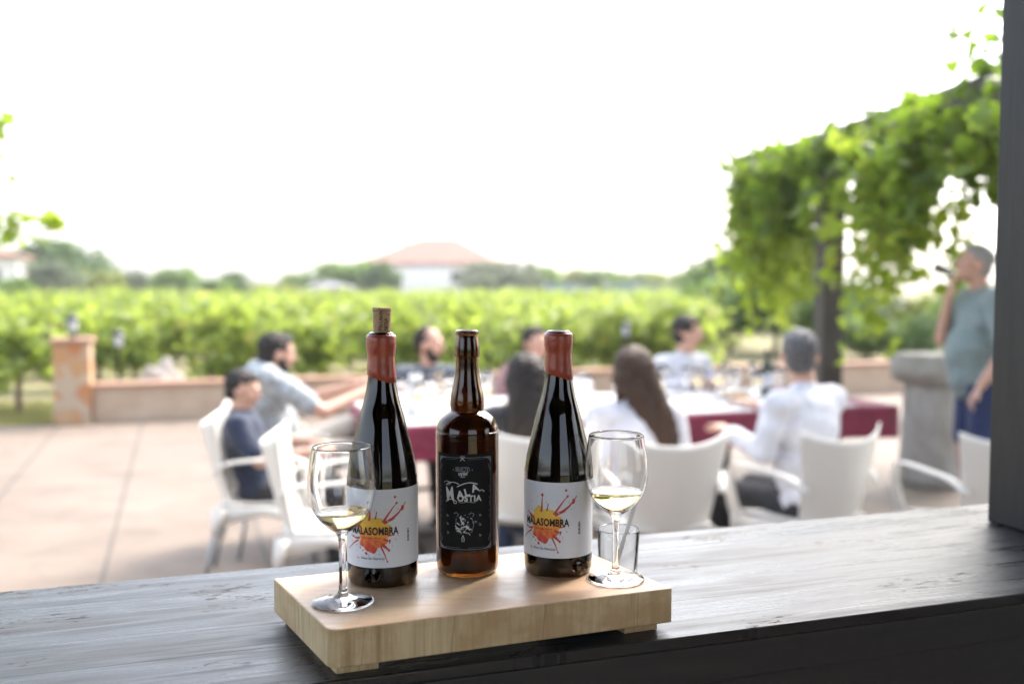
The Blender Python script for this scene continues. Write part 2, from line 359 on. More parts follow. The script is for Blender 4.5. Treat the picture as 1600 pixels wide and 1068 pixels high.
# ---- wine bar hut round the camera: floor, roof, walls (all of it outside the frame but where the photo's room would be)
AB = R(18.6); UB = Vector((math.cos(AB), math.sin(AB), 0)); VB = Vector((-math.sin(AB), math.cos(AB), 0))
FO = Vector((.169, 1.113, 0))                                    # point on the counter's front edge
def B(u, v, z=0): return FO + UB * u + VB * v + Vector((0, 0, z))
CT = 1.093
def obox(u0, u1, v0, v1, z0, z1):
    mb = MB(); c = B((u0 + u1) / 2, (v0 + v1) / 2, (z0 + z1) / 2); mb.box(c, (u1 - u0, v1 - v0, z1 - z0), AB); return mb
hut = empty('bar_hut', B(0, -1.2), 0, 'dark wooden bar hut that the counter and the near post belong to', 'hut')
def hpart(name, mb, m, bevel=0):
    o = mb.build(name, m, None, False, bevel=bevel); o.parent = hut; o.matrix_parent_inverse = Matrix.Translation(-Vector(hut.location)); return o
hpart('floor', obox(-2.6, 2.6, -3.2, .38, -.01, .03), M['hut_floor'])
hpart('roof', obox(-2.9, 2.9, -3.4, .75, 2.75, 2.85), M['hut_wood'])
hpart('back_wall', obox(.95, 2.6, -3.2, -3.08, .031, 2.749), M['hut_wood']); hpart('back_wall', obox(-2.6, -.9, -3.2, -3.08, .031, 2.749), M['hut_wood'])
w2 = obox(2.48, 2.6, -3.08, .1, .03, .95)
for a_ in (obox(2.48, 2.6, -3.08, .1, 2.2, 2.75), obox(2.48, 2.6, -3.08, -1.9, .951, 2.199), obox(2.48, 2.6, -.5, .1, .951, 2.199)): w2.add(a_.v, a_.f)
hpart('side_wall', w2, M['hut_wood'])
w3 = obox(-2.6, -2.48, -3.08, .1, .03, .95)
for a_ in (obox(-2.6, -2.48, -3.08, .1, 2.3, 2.75), obox(-2.6, -2.48, -3.08, -2.2, .951, 2.299)): w3.add(a_.v, a_.f)
hpart('side_wall', w3, M['hut_wood'])
# near post: the frame of the serving opening
o = hpart('front_post', obox(.805, 1.06, .0, 1, CT + .001, 2.75), M['post_paint'])
bpy.data.objects.remove(o)
pc = Vector((.807, 1.67, 0)); pm = MB(); cpt = pc + UB * .13 - VB * .12 + Vector((0, 0, (CT + 2.75) / 2)); pm.box(cpt, (.26, .24, 2.75 - CT - .002), AB)
hpart('front_post', pm, M['post_paint'], .004)
# counter, local frame along the grain
ct = empty('bar_counter', tuple(B(0, 0)), AB, 'dark worn painted plank counter running across the whole foreground', 'bar counter')
def lbox(name, x0, x1, y0, y1, z0, z1, m, bev=.003):
    mb = MB(); mb.box(((x0 + x1) / 2, (y0 + y1) / 2, (z0 + z1) / 2), (x1 - x0, y1 - y0, z1 - z0)); return mb.build(name, m, ct, False, bevel=bev)
lbox('countertop', -1.6, 1.6, 0, .436, CT - .014, CT, M['counter'], .0025)
lbox('counter_edge', -1.6, 1.6, .0025, .43, CT - .06, CT - .0145, M['counter_side'])
lbox('front_panel', -1.6, 1.6, .012, .40, .032, CT - .0605, M['counter_side'])

# ---- chopping board (skewed block) with two battens under it
bt = CT + .051
FL, FR, BL = Vector((-.187, .999, 0)), Vector((.187, 1.142, 0)), Vector((-.287, 1.179, 0)); BR = BL + FR - FL
board = empty('chopping_board', ((FL + BR) / 2).to_tuple()[:2] + (CT,), 0, 'thick pale wooden chopping board on the counter carrying bottles and glasses', 'chopping board')
cx, cyy = board.location.x, board.location.y
def quadbox(P, z0, z1):
    V_ = [(p.x - cx, p.y - cyy, z0 - CT) for p in P] + [(p.x - cx, p.y - cyy, z1 - CT) for p in P]
    return MB().add(V_, [(3, 2, 1, 0), (4, 5, 6, 7), (0, 1, 5, 4), (1, 2, 6, 5), (2, 3, 7, 6), (3, 0, 4, 7)])
mb = quadbox([FL, FR, BR, BL], bt - .041, bt)
me = bpy.data.meshes.new('block'); me.from_pydata(mb.v, [], mb.f)
bm = bmesh.new(); bm.from_mesh(me)
vert = [e for e in bm.edges if abs(e.verts[0].co.z - e.verts[1].co.z) > .02]
left = [e for e in vert if min((Vector((e.verts[0].co.x + cx, e.verts[0].co.y + cyy, 0)) - q).length for q in (FL,)) < .01]
bmesh.ops.bevel(bm, geom=left, offset=.012, segments=5, affect='EDGES', profile=.5)
bmesh.ops.bevel(bm, geom=[e for e in bm.edges if not e.smooth or len(e.link_faces) == 2 and e.calc_face_angle(0) > .9], offset=.0018, segments=3, affect='EDGES', profile=.5)
bm.to_mesh(me); bm.free(); o = link('block', me, M['board'], board, False)
ub = (FR - FL).normalized(); vb = (BL - FL).normalized()
for s0, s1 in ((.010, .055), (.345, .388)):
    P = [FL + ub * s0 + vb * .010, FL + ub * s1 + vb * .010, FL + ub * s1 + vb * .195, FL + ub * s0 + vb * .195]
    quadbox(P, CT + .0003, bt - .0412).build('batten', M['board'], board, False, bevel=.001)

# ------------------------------------------------------------------ bottles
def smooth_prof(pts, k=5):           # Catmull-Rom through (z, r)
    P = [pts[0]] + list(pts) + [pts[-1]]; o_ = []
    for i in range(1, len(P) - 2):
        p0, p1, p2, p3 = P[i - 1:i + 3]
        for j in range(k):
            t = j / k
            o_.append(tuple(.5 * (2 * p1[q] + (p2[q] - p0[q]) * t + (2 * p0[q] - 5 * p1[q] + 4 * p2[q] - p3[q]) * t * t + (3 * p1[q] - p0[q] - 3 * p2[q] + p3[q]) * t ** 3) for q in (0, 1)))
    o_.append(pts[-1]); return o_
def bottle_glass(name, zr, th, parent, m, n=72, punt=.02):
    o_ = smooth_prof(zr); outer = [(max(r, 0), z) for z, r in o_]
    base = [(.0003, punt), (zr[0][1] * .45, punt * .75), (zr[0][1] * .8, .002), (zr[0][1] * .93, 0)]
    inner = [(max(r - th, .004), z) for z, r in o_ if z > punt * .4]
    inner[0] = (inner[0][0] * .9, inner[0][1])
    prof = base + outer + [(outer[-1][0] - th * .5, outer[-1][1] + .0008)] + inner[::-1] + [(zr[0][1] * .5, punt + .006), (.0003, punt + .007)]
    return MB().lathe(prof, n).build(name, m, parent, True)
def wrap(me, r, a0, z0):                # flat (x along, y up) -> round the bottle; a0 = angle of x=0
    fl = [v_.co.copy() for v_ in me.vertices]
    at = me.attributes.new('flat', 'FLOAT_VECTOR', 'POINT')
    for v_, c_ in zip(me.vertices, fl):
        at.data[v_.index].vector = c_
        an = a0 + c_.x / r; v_.co = Vector(((r + c_.z) * math.cos(an), (r + c_.z) * math.sin(an), z0 + c_.y))
    me.update()
def text_mesh(txt, size, bold=0, sx=1, shear=0, align='CENTER', sp=1.0):
    cu = bpy.data.curves.new('t', 'FONT'); cu.body = txt; cu.size = size; cu.align_x = align; cu.align_y = 'CENTER'; cu.offset = bold; cu.shear = shear; cu.space_character = sp
    cu.resolution_u = 3
    o_ = bpy.data.objects.new('t', cu); COL.objects.link(o_); dg = bpy.context.evaluated_depsgraph_get()
    me = bpy.data.meshes.new_from_object(o_.evaluated_get(dg)); bpy.data.objects.remove(o_)
    for v_ in me.vertices: v_.co.x *= sx
    return me
def text_on(name, txt, size, r, a0, z, parent, m, x=0, y=0, **k):
    rot = k.pop('rot', 0); me = text_mesh(txt, size, **k)
    me.transform(Matrix.Translation((x, y, 0)) @ Matrix.Rotation(rot, 4, 'Z')); wrap(me, r, a0, z); return link(name, me, m, parent, False)
def strip(P, w, z=0):                    # ribbon in the flat label plane; P list of (x, y[, w])
    mb = MB(); V_ = []
    for i, p in enumerate(P):
        q0 = P[max(i - 1, 0)]; q1 = P[min(i + 1, len(P) - 1)]; dx, dy = q1[0] - q0[0], q1[1] - q0[1]; L = math.hypot(dx, dy) or 1
        ww = (p[2] if len(p) > 2 else w) / 2; V_ += [(p[0] - dy / L * ww, p[1] + dx / L * ww, z), (p[0] + dy / L * ww, p[1] - dx / L * ww, z)]
    return V_, [(2 * i, 2 * i + 1, 2 * i + 3, 2 * i + 2) for i in range(len(P) - 1)]
def disc(x, y, r, ry=None, z=0, n=14, wob=0, seed=0):
    rr = random.Random(seed); V_ = [(x, y, z)]
    for k in range(n):
        a_ = 2 * math.pi * k / n; q = 1 + wob * (rr.random() - .5); V_.append((x + r * q * math.cos(a_), y + (ry or r) * q * math.sin(a_), z))
    return V_, [(0, 1 + k, 1 + (k + 1) % n) for k in range(n)]
def flat_on(name, mb, r, a0, z, parent, m):
    me = bpy.data.meshes.new(name); me.from_pydata(mb.v, [], mb.f); wrap(me, r, a0, z); return link(name, me, m, parent, False)
def arc_panel(name, r, a0, a1, z0, z1, parent, m, n=60):
    V_ = []; F = []
    for i in range(n + 1):
        a_ = a0 + (a1 - a0) * i / n
        for z in (z0, z1): V_.append((r * math.cos(a_), r * math.sin(a_), z))
    for i in range(n): F.append((2 * i, 2 * i + 2, 2 * i + 3, 2 * i + 1))
    return mesh(name, V_, F, m, parent)
WZR = [(0, .0385), (.002, .0402), (.006, .0414), (.012, .042), (.06, .042), (.118, .042), (.128, .0412), (.142, .0393), (.156, .0362), (.175, .0316), (.195, .0268), (.215, .0213), (.235, .0171), (.25, .0156), (.266, .0149), (.279, .0146), (.281, .0158), (.291, .0158), (.2945, .0148), (.2955, .0138)]
def splash_bottle(x, y, face, tcen, wax_side, label):
    t = empty('wine_bottle', (x, y, bt + .0004), 0, label, 'wine bottle', 'dark wine bottles with red wax necks')
    g_ = bottle_glass('glass_body', WZR, .0028, t, M['dark_glass'], punt=.022)
    # wax over the neck, slanting lower rim
    n = 64; V_ = []; F = []
    prof = [(.2935, .0152, 1), (.2925, .0172, 1), (.289, .0178, 1), (.279, .0177, 1), (.2735, .0166, 1), (.268, .0161, 1), (.262, .0163, .9), (.25, .0171, .55), (0, .0, 0)]
    for i, (z, rr, k_) in enumerate(prof):
        for k in range(n):
            an = 2 * math.pi * k / n; low = .2425 - .0055 * math.cos(an - wax_side) + .0006 * math.sin(3 * an)
            if i == len(prof) - 1: zz = low; r_ = None
            elif z < .262: zz = low + (z - .2425) * .8 + .002; r_ = None
            else: zz = z; r_ = rr
            if r_ is None: r_ = float(np.interp(zz, [q[0] for q in WZR], [q[1] for q in WZR])) + (.0013 if i == len(prof) - 1 else .0016)
            V_.append((r_ * math.cos(an), r_ * math.sin(an), zz))
    for k in range(n):                    # turn in to the glass at the lower rim
        an = 2 * math.pi * k / n; p = V_[(len(prof) - 1) * n + k]; q = math.hypot(p[0], p[1]); V_.append((p[0] * (q - .0018) / q, p[1] * (q - .0018) / q, p[2] - .0006))
    for i in range(len(prof)):
        for k in range(n): F.append((i * n + k, (i + 1) * n + k, (i + 1) * n + (k + 1) % n, i * n + (k + 1) % n))
    mesh('wax_seal', V_, F, M['wax'], t)
    cam_a = math.atan2(-y, -x); a0 = cam_a + face; r = .0423
    lab = arc_panel('label', r, a0 - R(118), a0 + R(112), .025, .1165, t, M['paper'])
    tc = a0 + tcen; zc = .068; rt = r + .00025
    S = .000195
    def fx(px, py): return ((px - 478) * S * 1.12, -(py - 563) * S)
    mb = MB(); rr = random.Random(3)
    # irregular blot
    cxx, cyy_ = fx(487, 575); K = 60; V_ = [(cxx, cyy_, 0)]
    for k in range(K):
        a_ = 2 * math.pi * k / K; q = 1 + .10 * math.sin(3 * a_ + 1) + .07 * math.sin(7 * a_) + .05 * math.sin(13 * a_ + 2) + .05 * (rr.random() - .5)
        V_.append((cxx + .0192 * q * math.cos(a_) * 1.02, cyy_ + .0208 * q * math.sin(a_), 0))
    out_ = V_[1:]; V_ = [V_[0]]; RN = 9
    for q in range(1, RN + 1): V_ += [(cxx + (x_ - cxx) * q / RN, cyy_ + (y_ - cyy_) * q / RN, 0) for x_, y_, _ in out_]
    mb.add(V_, [(0, 1 + k, 1 + (k + 1) % K) for k in range(K)] + [(1 + q * K + k, 1 + (q + 1) * K + k, 1 + (q + 1) * K + (k + 1) % K, 1 + q * K + (k + 1) % K) for q in range(RN - 1) for k in range(K)])
    flat_on('splash_print', mb, rt, tc, zc, lab, M['splash'])
    mb = MB()
    def streak(P, w0, w1, head=0):
        Q = [fx(*p) for p in P]; nQ = len(Q); mb.add(*strip([(q[0], q[1], w0 + (w1 - w0) * i / (nQ - 1)) for i, q in enumerate(Q)], 0, .0001))
        if head: mb.add(*disc(Q[-1][0], Q[-1][1], head, head * 1.2, .00012, wob=.2, seed=nQ))
    streak([(466, 500), (471, 470), (472, 430), (474, 393)], .0030, .0008, .0017)
    streak([(500, 490), (505, 468), (508, 450)], .0018, .0008, .0009)
    streak([(540, 510), (565, 470), (590, 430), (616, 398)], .0030, .0007, .0014)
    streak([(545, 515), (590, 490), (625, 460), (648, 432), (668, 403)], .0038, .0009, .0008); mb.add(*disc(*fx(650, 432), .0021, .0030, .00013, wob=.4, seed=5))
    streak([(585, 500), (605, 488)], .0015, .0006)
    streak([(400, 620), (360, 648), (320, 684)], .0022, .0007, .0008)
    streak([(415, 540), (390, 528), (372, 508)], .0034, .0008, .0010); streak([(410, 535), (392, 522), (380, 520)], .0024, .0008, .0007)
    streak([(410, 606), (380, 612), (356, 604)], .0028, .0010, .0011)
    streak([(530, 655), (548, 700), (563, 745)], .0022, .0006, .0010); streak([(535, 640), (555, 660), (572, 678)], .0042, .0016, .0014)
    streak([(540, 575), (575, 590), (600, 588)], .0034, .0007, .0006); streak([(545, 610), (565, 622), (577, 620)], .003, .001, .0012)
    for px, py, q in ((607, 361, .0015), (449, 697, .0018), (623, 435, .0006), (575, 632, .0010), (611, 617, .0007), (430, 680, .0009), (470, 688, .0007), (640, 480, .0005), (392, 650, .0006), (355, 520, .0007), (590, 650, .0005), (400, 490, .0005), (560, 430, .0004), (520, 700, .0006), (412, 665, .0012), (345, 600, .0005)):
        mb.add(*disc(*fx(px, py), q, None, .0001, 10, .3, px))
    for k in range(26):
        a_ = rr.random() * 6.28; d_ = .022 + rr.random() * .016; mb.add(*disc(cxx + d_ * math.cos(a_), cyy_ + d_ * math.sin(a_), .0002 + rr.random() * .0004, None, .0001, 6, 0, k))
    mb.add(*disc(*fx(397, 729), .0011, .0007, .0001)); mb.add(*disc(*fx(391, 724), .0006, .0005, .0001))
    flat_on('splatter_print', mb, rt, tc, zc, lab, M['splash_red'])
    text_on('brand_text', 'MALASOMBRA', .0122, rt + .0004, tc, zc, lab, M['label_ink'], x=.0025, y=-.0002, bold=.0004, sx=.72, sp=1.05)
    text_on('small_text', 'ORANGE WINE', .0030, rt + .0004, tc, zc, lab, M['splash_red'], x=0, y=-.0081, bold=.0001, sp=1.15)
    text_on('lower_text', 'Vino de Naranja', .0044, rt + .0002, tc, zc, lab, M['label_ink'], x=.0012, y=-.0318)
    mb = MB()
    for k in range(9): mb.add(*strip([(.0445, -.014 + k * .0017), (.0475, -.014 + k * .0017)], .0009 if k % 3 else .0014))
    flat_on('barcode_print', mb, rt, tc, zc, lab, M['label_ink'])
    return t
b1 = splash_bottle(-.155, 1.177, 0, R(-18), R(-20), 'dark wine bottle with orange splash label and cork stuck in its red wax neck')
b3 = splash_bottle(.057, 1.217, 0, R(-25), R(-25), 'open dark wine bottle with orange splash label and no cork, beside the amber bottle')
# cork in the first bottle (stays its own thing: it can be pulled out)
ck = empty('cork', (-.1545, 1.177, bt + .272), 0, 'tan wine cork with stamped lettering pushed halfway into red wax neck', 'cork')
ck.rotation_euler = (0, R(.8), 0)
kb = MB().lathe([(.0002, 0), (.0095, 0), (.0101, .001), (.0101, .028), (.0108, .0445), (.0112, .0525), (.0109, .0535), (.0002, .0535)], 40).build('cork_body', M['cork'], ck)
ca = math.atan2(-1.177, .155)
for tx, x_, y_ in (('ITELLAUN', -.0012, .038), ('NCLA', .0052, .034)):
    me = text_mesh(tx, .0056, bold=.00008, sx=1, align='CENTER'); me.transform(Matrix.Translation((x_, y_, 0)) @ Matrix.Rotation(R(90), 4, 'Z')); wrap(me, .0113, ca, 0); link('stamp_text', me, M['cork_ink'], kb, False)
me = bpy.data.meshes.new('r'); mbb = MB(); mbb.add(*strip([(-.034 + .001 * k, 0) for k in range(69)], .0005)); me.from_pydata(mbb.v, [], mbb.f); wrap(me, .01125, ca, .0498); link('stamp_ring', me, M['cork_ink'], kb, False)

# amber beer bottle
AZR = [(0, .0345), (.002, .0362), (.006, .0378), (.014, .0386), (.03, .0386), (.09, .0386), (.166, .0386), (.174, .0382), (.1815, .0365), (.189, .0325), (.1945, .0265), (.198, .0210), (.1995, .0202), (.204, .0208), (.211, .0208), (.219, .0197), (.23, .0172), (.245, .0147), (.258, .0139), (.2625, .0138), (.264, .0152), (.268, .0157), (.276, .0154), (.287, .0139), (.2905, .0132), (.292, .0141), (.2945, .0141), (.296, .0134)]
bb = empty('beer_bottle', (-.055, 1.214, bt + .0004), 0, 'amber glass bottle with black ornate label between the two wine bottles', 'beer bottle')
bottle_glass('glass_body', AZR, .003, bb, M['amber_glass'], punt=.012)
MB().lathe([(.0384, .1655), (.0388, .1662), (.0388, .1668), (.0384, .1674)], 64).build('shoulder_seam', M['amber_glass'], bb)
a0 = math.atan2(-1.214, .055) + R(-6); r = .0389
lab = arc_panel('label', r, a0 - R(58), a0 + R(58), .034, .1505, bb, M['black_paper'], 40)
S = .000172; zc = .0925
def gx(px, py): return ((px - 250) * S * 1.10 * (1 + .12 * ((px - 250) / 180) ** 2), -(py - 462) * S)
W_ = MB(); Gm = MB()
def ln(mbt, pts, w_=.0005): mbt.add(*strip([gx(*p) for p in pts], w_))
def seg(p, q, k=14): return [(p[0] + (q[0] - p[0]) * i / k, p[1] + (q[1] - p[1]) * i / k) for i in range(k + 1)]
L_, R_, T_, Bm = 84, 420, 148, 792
ln(Gm, seg((L_, T_), (R_, T_)), .0006); ln(Gm, seg((L_, Bm), (R_, Bm)), .0006); ln(Gm, seg((L_, T_), (L_, Bm)), .0006); ln(Gm, seg((R_, T_), (R_, Bm)), .0006)
ln(Gm, seg((125, T_ + 12), (205, T_ + 12)), .0003); ln(Gm, seg((275, T_ + 12), (380, T_ + 12)), .0003); ln(Gm, seg((125, Bm - 12), (225, Bm - 12)), .0003); ln(Gm, seg((275, Bm - 12), (380, Bm - 12)), .0003)
for X0, sx_ in ((L_, 1), (R_, -1)):
    for Y0, sy in ((T_, 1), (Bm, -1)):
        for k in range(4):
            rr_ = 44 - k * 11; ln(Gm, [(X0 + sx_ * (rr_ * (1 - math.sin(t)) + 2), Y0 + sy * (rr_ * (1 - math.cos(t)) + 2)) for t in [i * math.pi / 20 for i in range(11)]], .0009 - k * .00012)
        ln(Gm, [(X0 + sx_ * (10 + 5 * math.sin(t * 3)), Y0 + sy * (50 + t * 24)) for t in [i * .25 for i in range(9)]], .0007)
    for yy in (350, 380, 430, 460, 480, 520, 560): ln(Gm, [(X0 + sx_ * 7, yy), (X0 + sx_ * 11, yy + 8), (X0 + sx_ * 7, yy + 16)], .0005)
ln(W_, [(226, 140), (256, 170)], .0006); ln(W_, [(256, 140), (226, 170)], .0006); ln(W_, [(232, 134), (241, 142), (250, 134)], .0004)
# swooshes of the lettering
ln(W_, [(170 - 22 * math.cos(t) - 30, 330 - 13 * math.sin(t)) for t in [i * .4 for i in range(14)]], .0005)
ln(W_, [(138 + i * 8, 335 - 14 * math.sin(i / 10 * 3.0)) for i in range(11)], .0010)
ln(W_, [(205 + i * 13, 352 - 30 * math.sin(i / 10 * 2.5)) for i in range(11)], .0011)
ln(W_, [(345 + i * 4, 386 - 10 * math.sin(i / 8 * 3.5)) for i in range(9)] + [(378, 388), (370, 388)], .0008)
ln(W_, [(130 + i * 7, 462 - 22 * math.sin(i / 10 * 2.8)) for i in range(10)] + [(203, 455), (200, 468), (188, 470), (182, 460), (188, 452)], .0009)
ln(W_, [(215 + i * 12, 459 + 3 * math.sin(i)) for i in range(10)], .0004)
for px in (182, 302): W_.add(*disc(*gx(px, 233), .0005))
# engraved emblem, a ragged pale patch with dark gaps
rr = random.Random(11)
for k in range(46):
    px = rr.gauss(250, 30); py = rr.uniform(545, 672)
    if not 190 < px < 316: continue
    L0 = rr.uniform(8, 26); a_ = rr.uniform(-1.2, 1.2) + (1.57 if rr.random() < .5 else 0)
    ln(W_ if rr.random() < .45 else Gm, [(px, py), (px + L0 * .5 * math.cos(a_) + 3, py + L0 * .5 * math.sin(a_)), (px + L0 * math.cos(a_), py + L0 * math.sin(a_))], rr.uniform(.0005, .0015))
ln(W_, [(228, 560), (232, 590), (240, 610), (248, 600)], .0016); ln(W_, [(230, 640), (255, 628), (285, 650)], .0014); ln(Gm, [(185, 540), (200, 532), (215, 545), (205, 560)], .001); ln(Gm, [(280, 545), (295, 532), (312, 542), (305, 562)], .001); ln(Gm, [(200, 570), (196, 620), (205, 665), (250, 672), (300, 668), (310, 620), (300, 570)], .0007)
for px, py in ((140, 560), (141, 617), (143, 680), (350, 552), (350, 617), (350, 695)):
    for k in range(3): ln(Gm, [(px - 7 + k * 4, py - 9 + rr.uniform(-3, 5)), (px - 2 + k * 5, py + rr.uniform(-3, 4)), (px - 5 + k * 4, py + 9)], .0006)
ln(W_, [(243, 690), (238, 702), (235, 718), (236, 735), (250, 735), (252, 718), (247, 702), (243, 690)], .0006); ln(Gm, [(243, 705), (243, 730)], .001)
flat_on('white_print', W_, r + .0003, a0, zc, lab, M['label_white']); flat_on('grey_print', Gm, r + .00025, a0, zc, lab, M['label_grey'])
rt = r + .0003
def tx(s, size, px, py, m='label_white', **k):
    q = gx(px, py); text_on('label_text', s, size, rt, a0, zc, lab, M[m], x=q[0], y=q[1], **k)
tx('SELECTO', .0072, 241, 230, 'label_grey', sx=.6, bold=.0002); tx('Wild', .0058, 240, 262, shear=.3, bold=.0001, rot=R(8)); tx('Beer', .0032, 243, 280, shear=.3)
tx('M', .024, 158, 410, bold=.0004, sx=.62, rot=R(6)); tx('A', .0125, 226, 408, bold=.0004, rot=R(6)); tx('L', .0125, 268, 392, bold=.0004, rot=R(14)); tx('A', .0125, 318, 362, bold=.0004, rot=R(18)); ln
tx('OSTIA', .0098, 284, 434, bold=.0004, sx=.98, sp=1.12)

# ------------------------------------------------------------------ wine glasses on the board
def glass_profile():
    o_ = [(.0003, 0), (.030, 0), (.0342, .0006), (.0346, .0016), (.0335, .0024), (.022, .0044), (.012, .0066), (.0068, .0095), (.0048, .014), (.0041, .022), (.004, .04), (.0041, .066), (.0048, .074), (.0075, .079)]
    bowl = smooth_prof([(.079, .0075), (.084, .0150), (.092, .0235), (.102, .0308), (.114, .0355), (.126, .0377), (.138, .0377), (.150, .0363), (.162, .0344), (.1738, .0325)], 4)
    o_ += [(r, z) for z, r in bowl][1:]
    o_ += [(.0322, .1752), (.0315, .1748)]
    inn = [(r - .0012, z) for z, r in bowl if z > .0845][::-1]
    return o_ + inn + [(.012, .0832), (.006, .0815), (.0003, .0812)], inn
GP, GI = glass_profile()
def wine_glass(x, y, level, label, rz=0, tilt=0):
    t = empty('wine_glass', (x, y, bt + .0005), rz, label, 'wine glass', 'glasses of white wine on the board')
    t.rotation_euler = (0, tilt, rz)
    MB().lathe(GP, 80).build('glass', M['clear_glass'], t)
    prof = [(.0003, .0816), (.006, .0819), (.012, .0836)]
    for r, z in GI[::-1]:
        if z < level - .0004: prof.append((r - .00025, z))
    rl = float(np.interp(level, [q[1] for q in GI[::-1]], [q[0] for q in GI[::-1]])) - .0003
    prof += [(rl, level), (rl - .0012, level - .0004), (.0003, level - .0004)]
    MB().lathe(prof, 80).build('wine', M['wine'], t)
    return t
wine_glass(-.188, 1.088, .1025, 'wine glass with pale wine on the front corner of the board before corked bottle')
wine_glass(.124, 1.174, .107, 'wine glass with pale wine at the board end beside the uncorked wine bottle')
# tumbler with a flat stirrer on the counter behind the board
tb = empty('tumbler', (.142, 1.312, CT + .0004), 0, 'small clear tumbler on the counter behind the board end, holding a stirrer', 'tumbler')
V_ = []; F = []; nn = 96
prof = [(.0003, 0), (.021, 0), (.0238, .0015), (.0285, .077), (.0279, .0782), (.0276, .077), (.0229, .004), (.021, .003), (.0003, .003)]
for i, (r_, z) in enumerate(prof):
    for k in range(nn):
        an = 2 * math.pi * k / nn; q = r_ * (1 + (.018 * math.cos(12 * an) if i in (2,) else 0)); V_.append((q * math.cos(an), q * math.sin(an), z))
for i in range(len(prof) - 1):
    for k in range(nn): F.append((i * nn + k, i * nn + (k + 1) % nn, (i + 1) * nn + (k + 1) % nn, (i + 1) * nn + k))
mesh('glass', V_, F, M['thin_glass'], tb)
stv = Vector((.0355, .006, .119)); s0 = Vector((.134, 1.312, CT + .008))
stm = MB(); L = stv.length; dz_ = stv.normalized(); sx_ = Vector((1, 0, 0)); sx_ = (sx_ - dz_ * sx_.dot(dz_)).normalized(); sy_ = dz_.cross(sx_)
for_z = [0, L * .5, L]; PV = []
for t_ in for_z:
    for a_, b_ in ((-.0026, -.0012), (.0026, -.0012), (.0026, .0012), (-.0026, .0012)): PV.append(s0 + dz_ * t_ + sx_ * a_ + sy_ * b_)
stm.add(PV, [(3, 2, 1, 0), (8, 9, 10, 11)] + [(4 * i + k, 4 * i + (k + 1) % 4, 4 * i + 4 + (k + 1) % 4, 4 * i + 4 + k) for i in range(2) for k in range(4)])
stm.ell(s0 + dz_ * .004, (.008, .0025, .011))
M['stirrer'] = mat('pale_translucent_stirrer', (.8, .84, .88), .15, Transmission_Weight=.35)
o = stm.build('stirrer', M['stirrer'], None, False, bevel=0); tag(o, 'pale flat stirring spoon standing in the small tumbler', 'spoon')

# ------------------------------------------------------------------ white resin armchairs
def grid_mesh(fn, nu, nv):
    V_ = [fn(i / nu, j / nv) for j in range(nv + 1) for i in range(nu + 1)]
    F = [(j * (nu + 1) + i, j * (nu + 1) + i + 1, (j + 1) * (nu + 1) + i + 1, (j + 1) * (nu + 1) + i) for j in range(nv) for i in range(nu)]
    return V_, F
def solid(name, V_, F, th, m, parent):
    o_ = mesh(name, V_, F, m, parent); q = o_.modifiers.new('s', 'SOLIDIFY'); q.thickness = th; q.offset = 0
    dg = bpy.context.evaluated_depsgraph_get(); me = bpy.data.meshes.new_from_object(o_.evaluated_get(dg)); me.name = name; o_.modifiers.clear(); o_.data = me; return o_
def ribbon(name, P, wds, th, side, m, parent):
    P = [Vector(p) for p in P]; V_ = []; F = []; s_ = Vector(side)
    for i, p in enumerate(P):
        V_ += [p - s_ * wds[i] / 2, p + s_ * wds[i] / 2]
    F = [(2 * i, 2 * i + 1, 2 * i + 3, 2 * i + 2) for i in range(len(P) - 1)]
    return solid(name, V_, F, th, m, parent)
def bez(P, k=6):
    q = smooth_prof3([Vector(p) for p in P], k); return q
def smooth_prof3(pts, k=5):
    P = [pts[0]] + list(pts) + [pts[-1]]; o_ = []
    for i in range(1, len(P) - 2):
        p0, p1, p2, p3 = P[i - 1:i + 3]
        for j in range(k):
            t = j / k; o_.append(.5 * (2 * p1 + (p2 - p0) * t + (2 * p0 - 5 * p1 + 4 * p2 - p3) * t * t + (3 * p1 - p0 - 3 * p2 + p3) * t ** 3))
    o_.append(pts[-1]); return o_
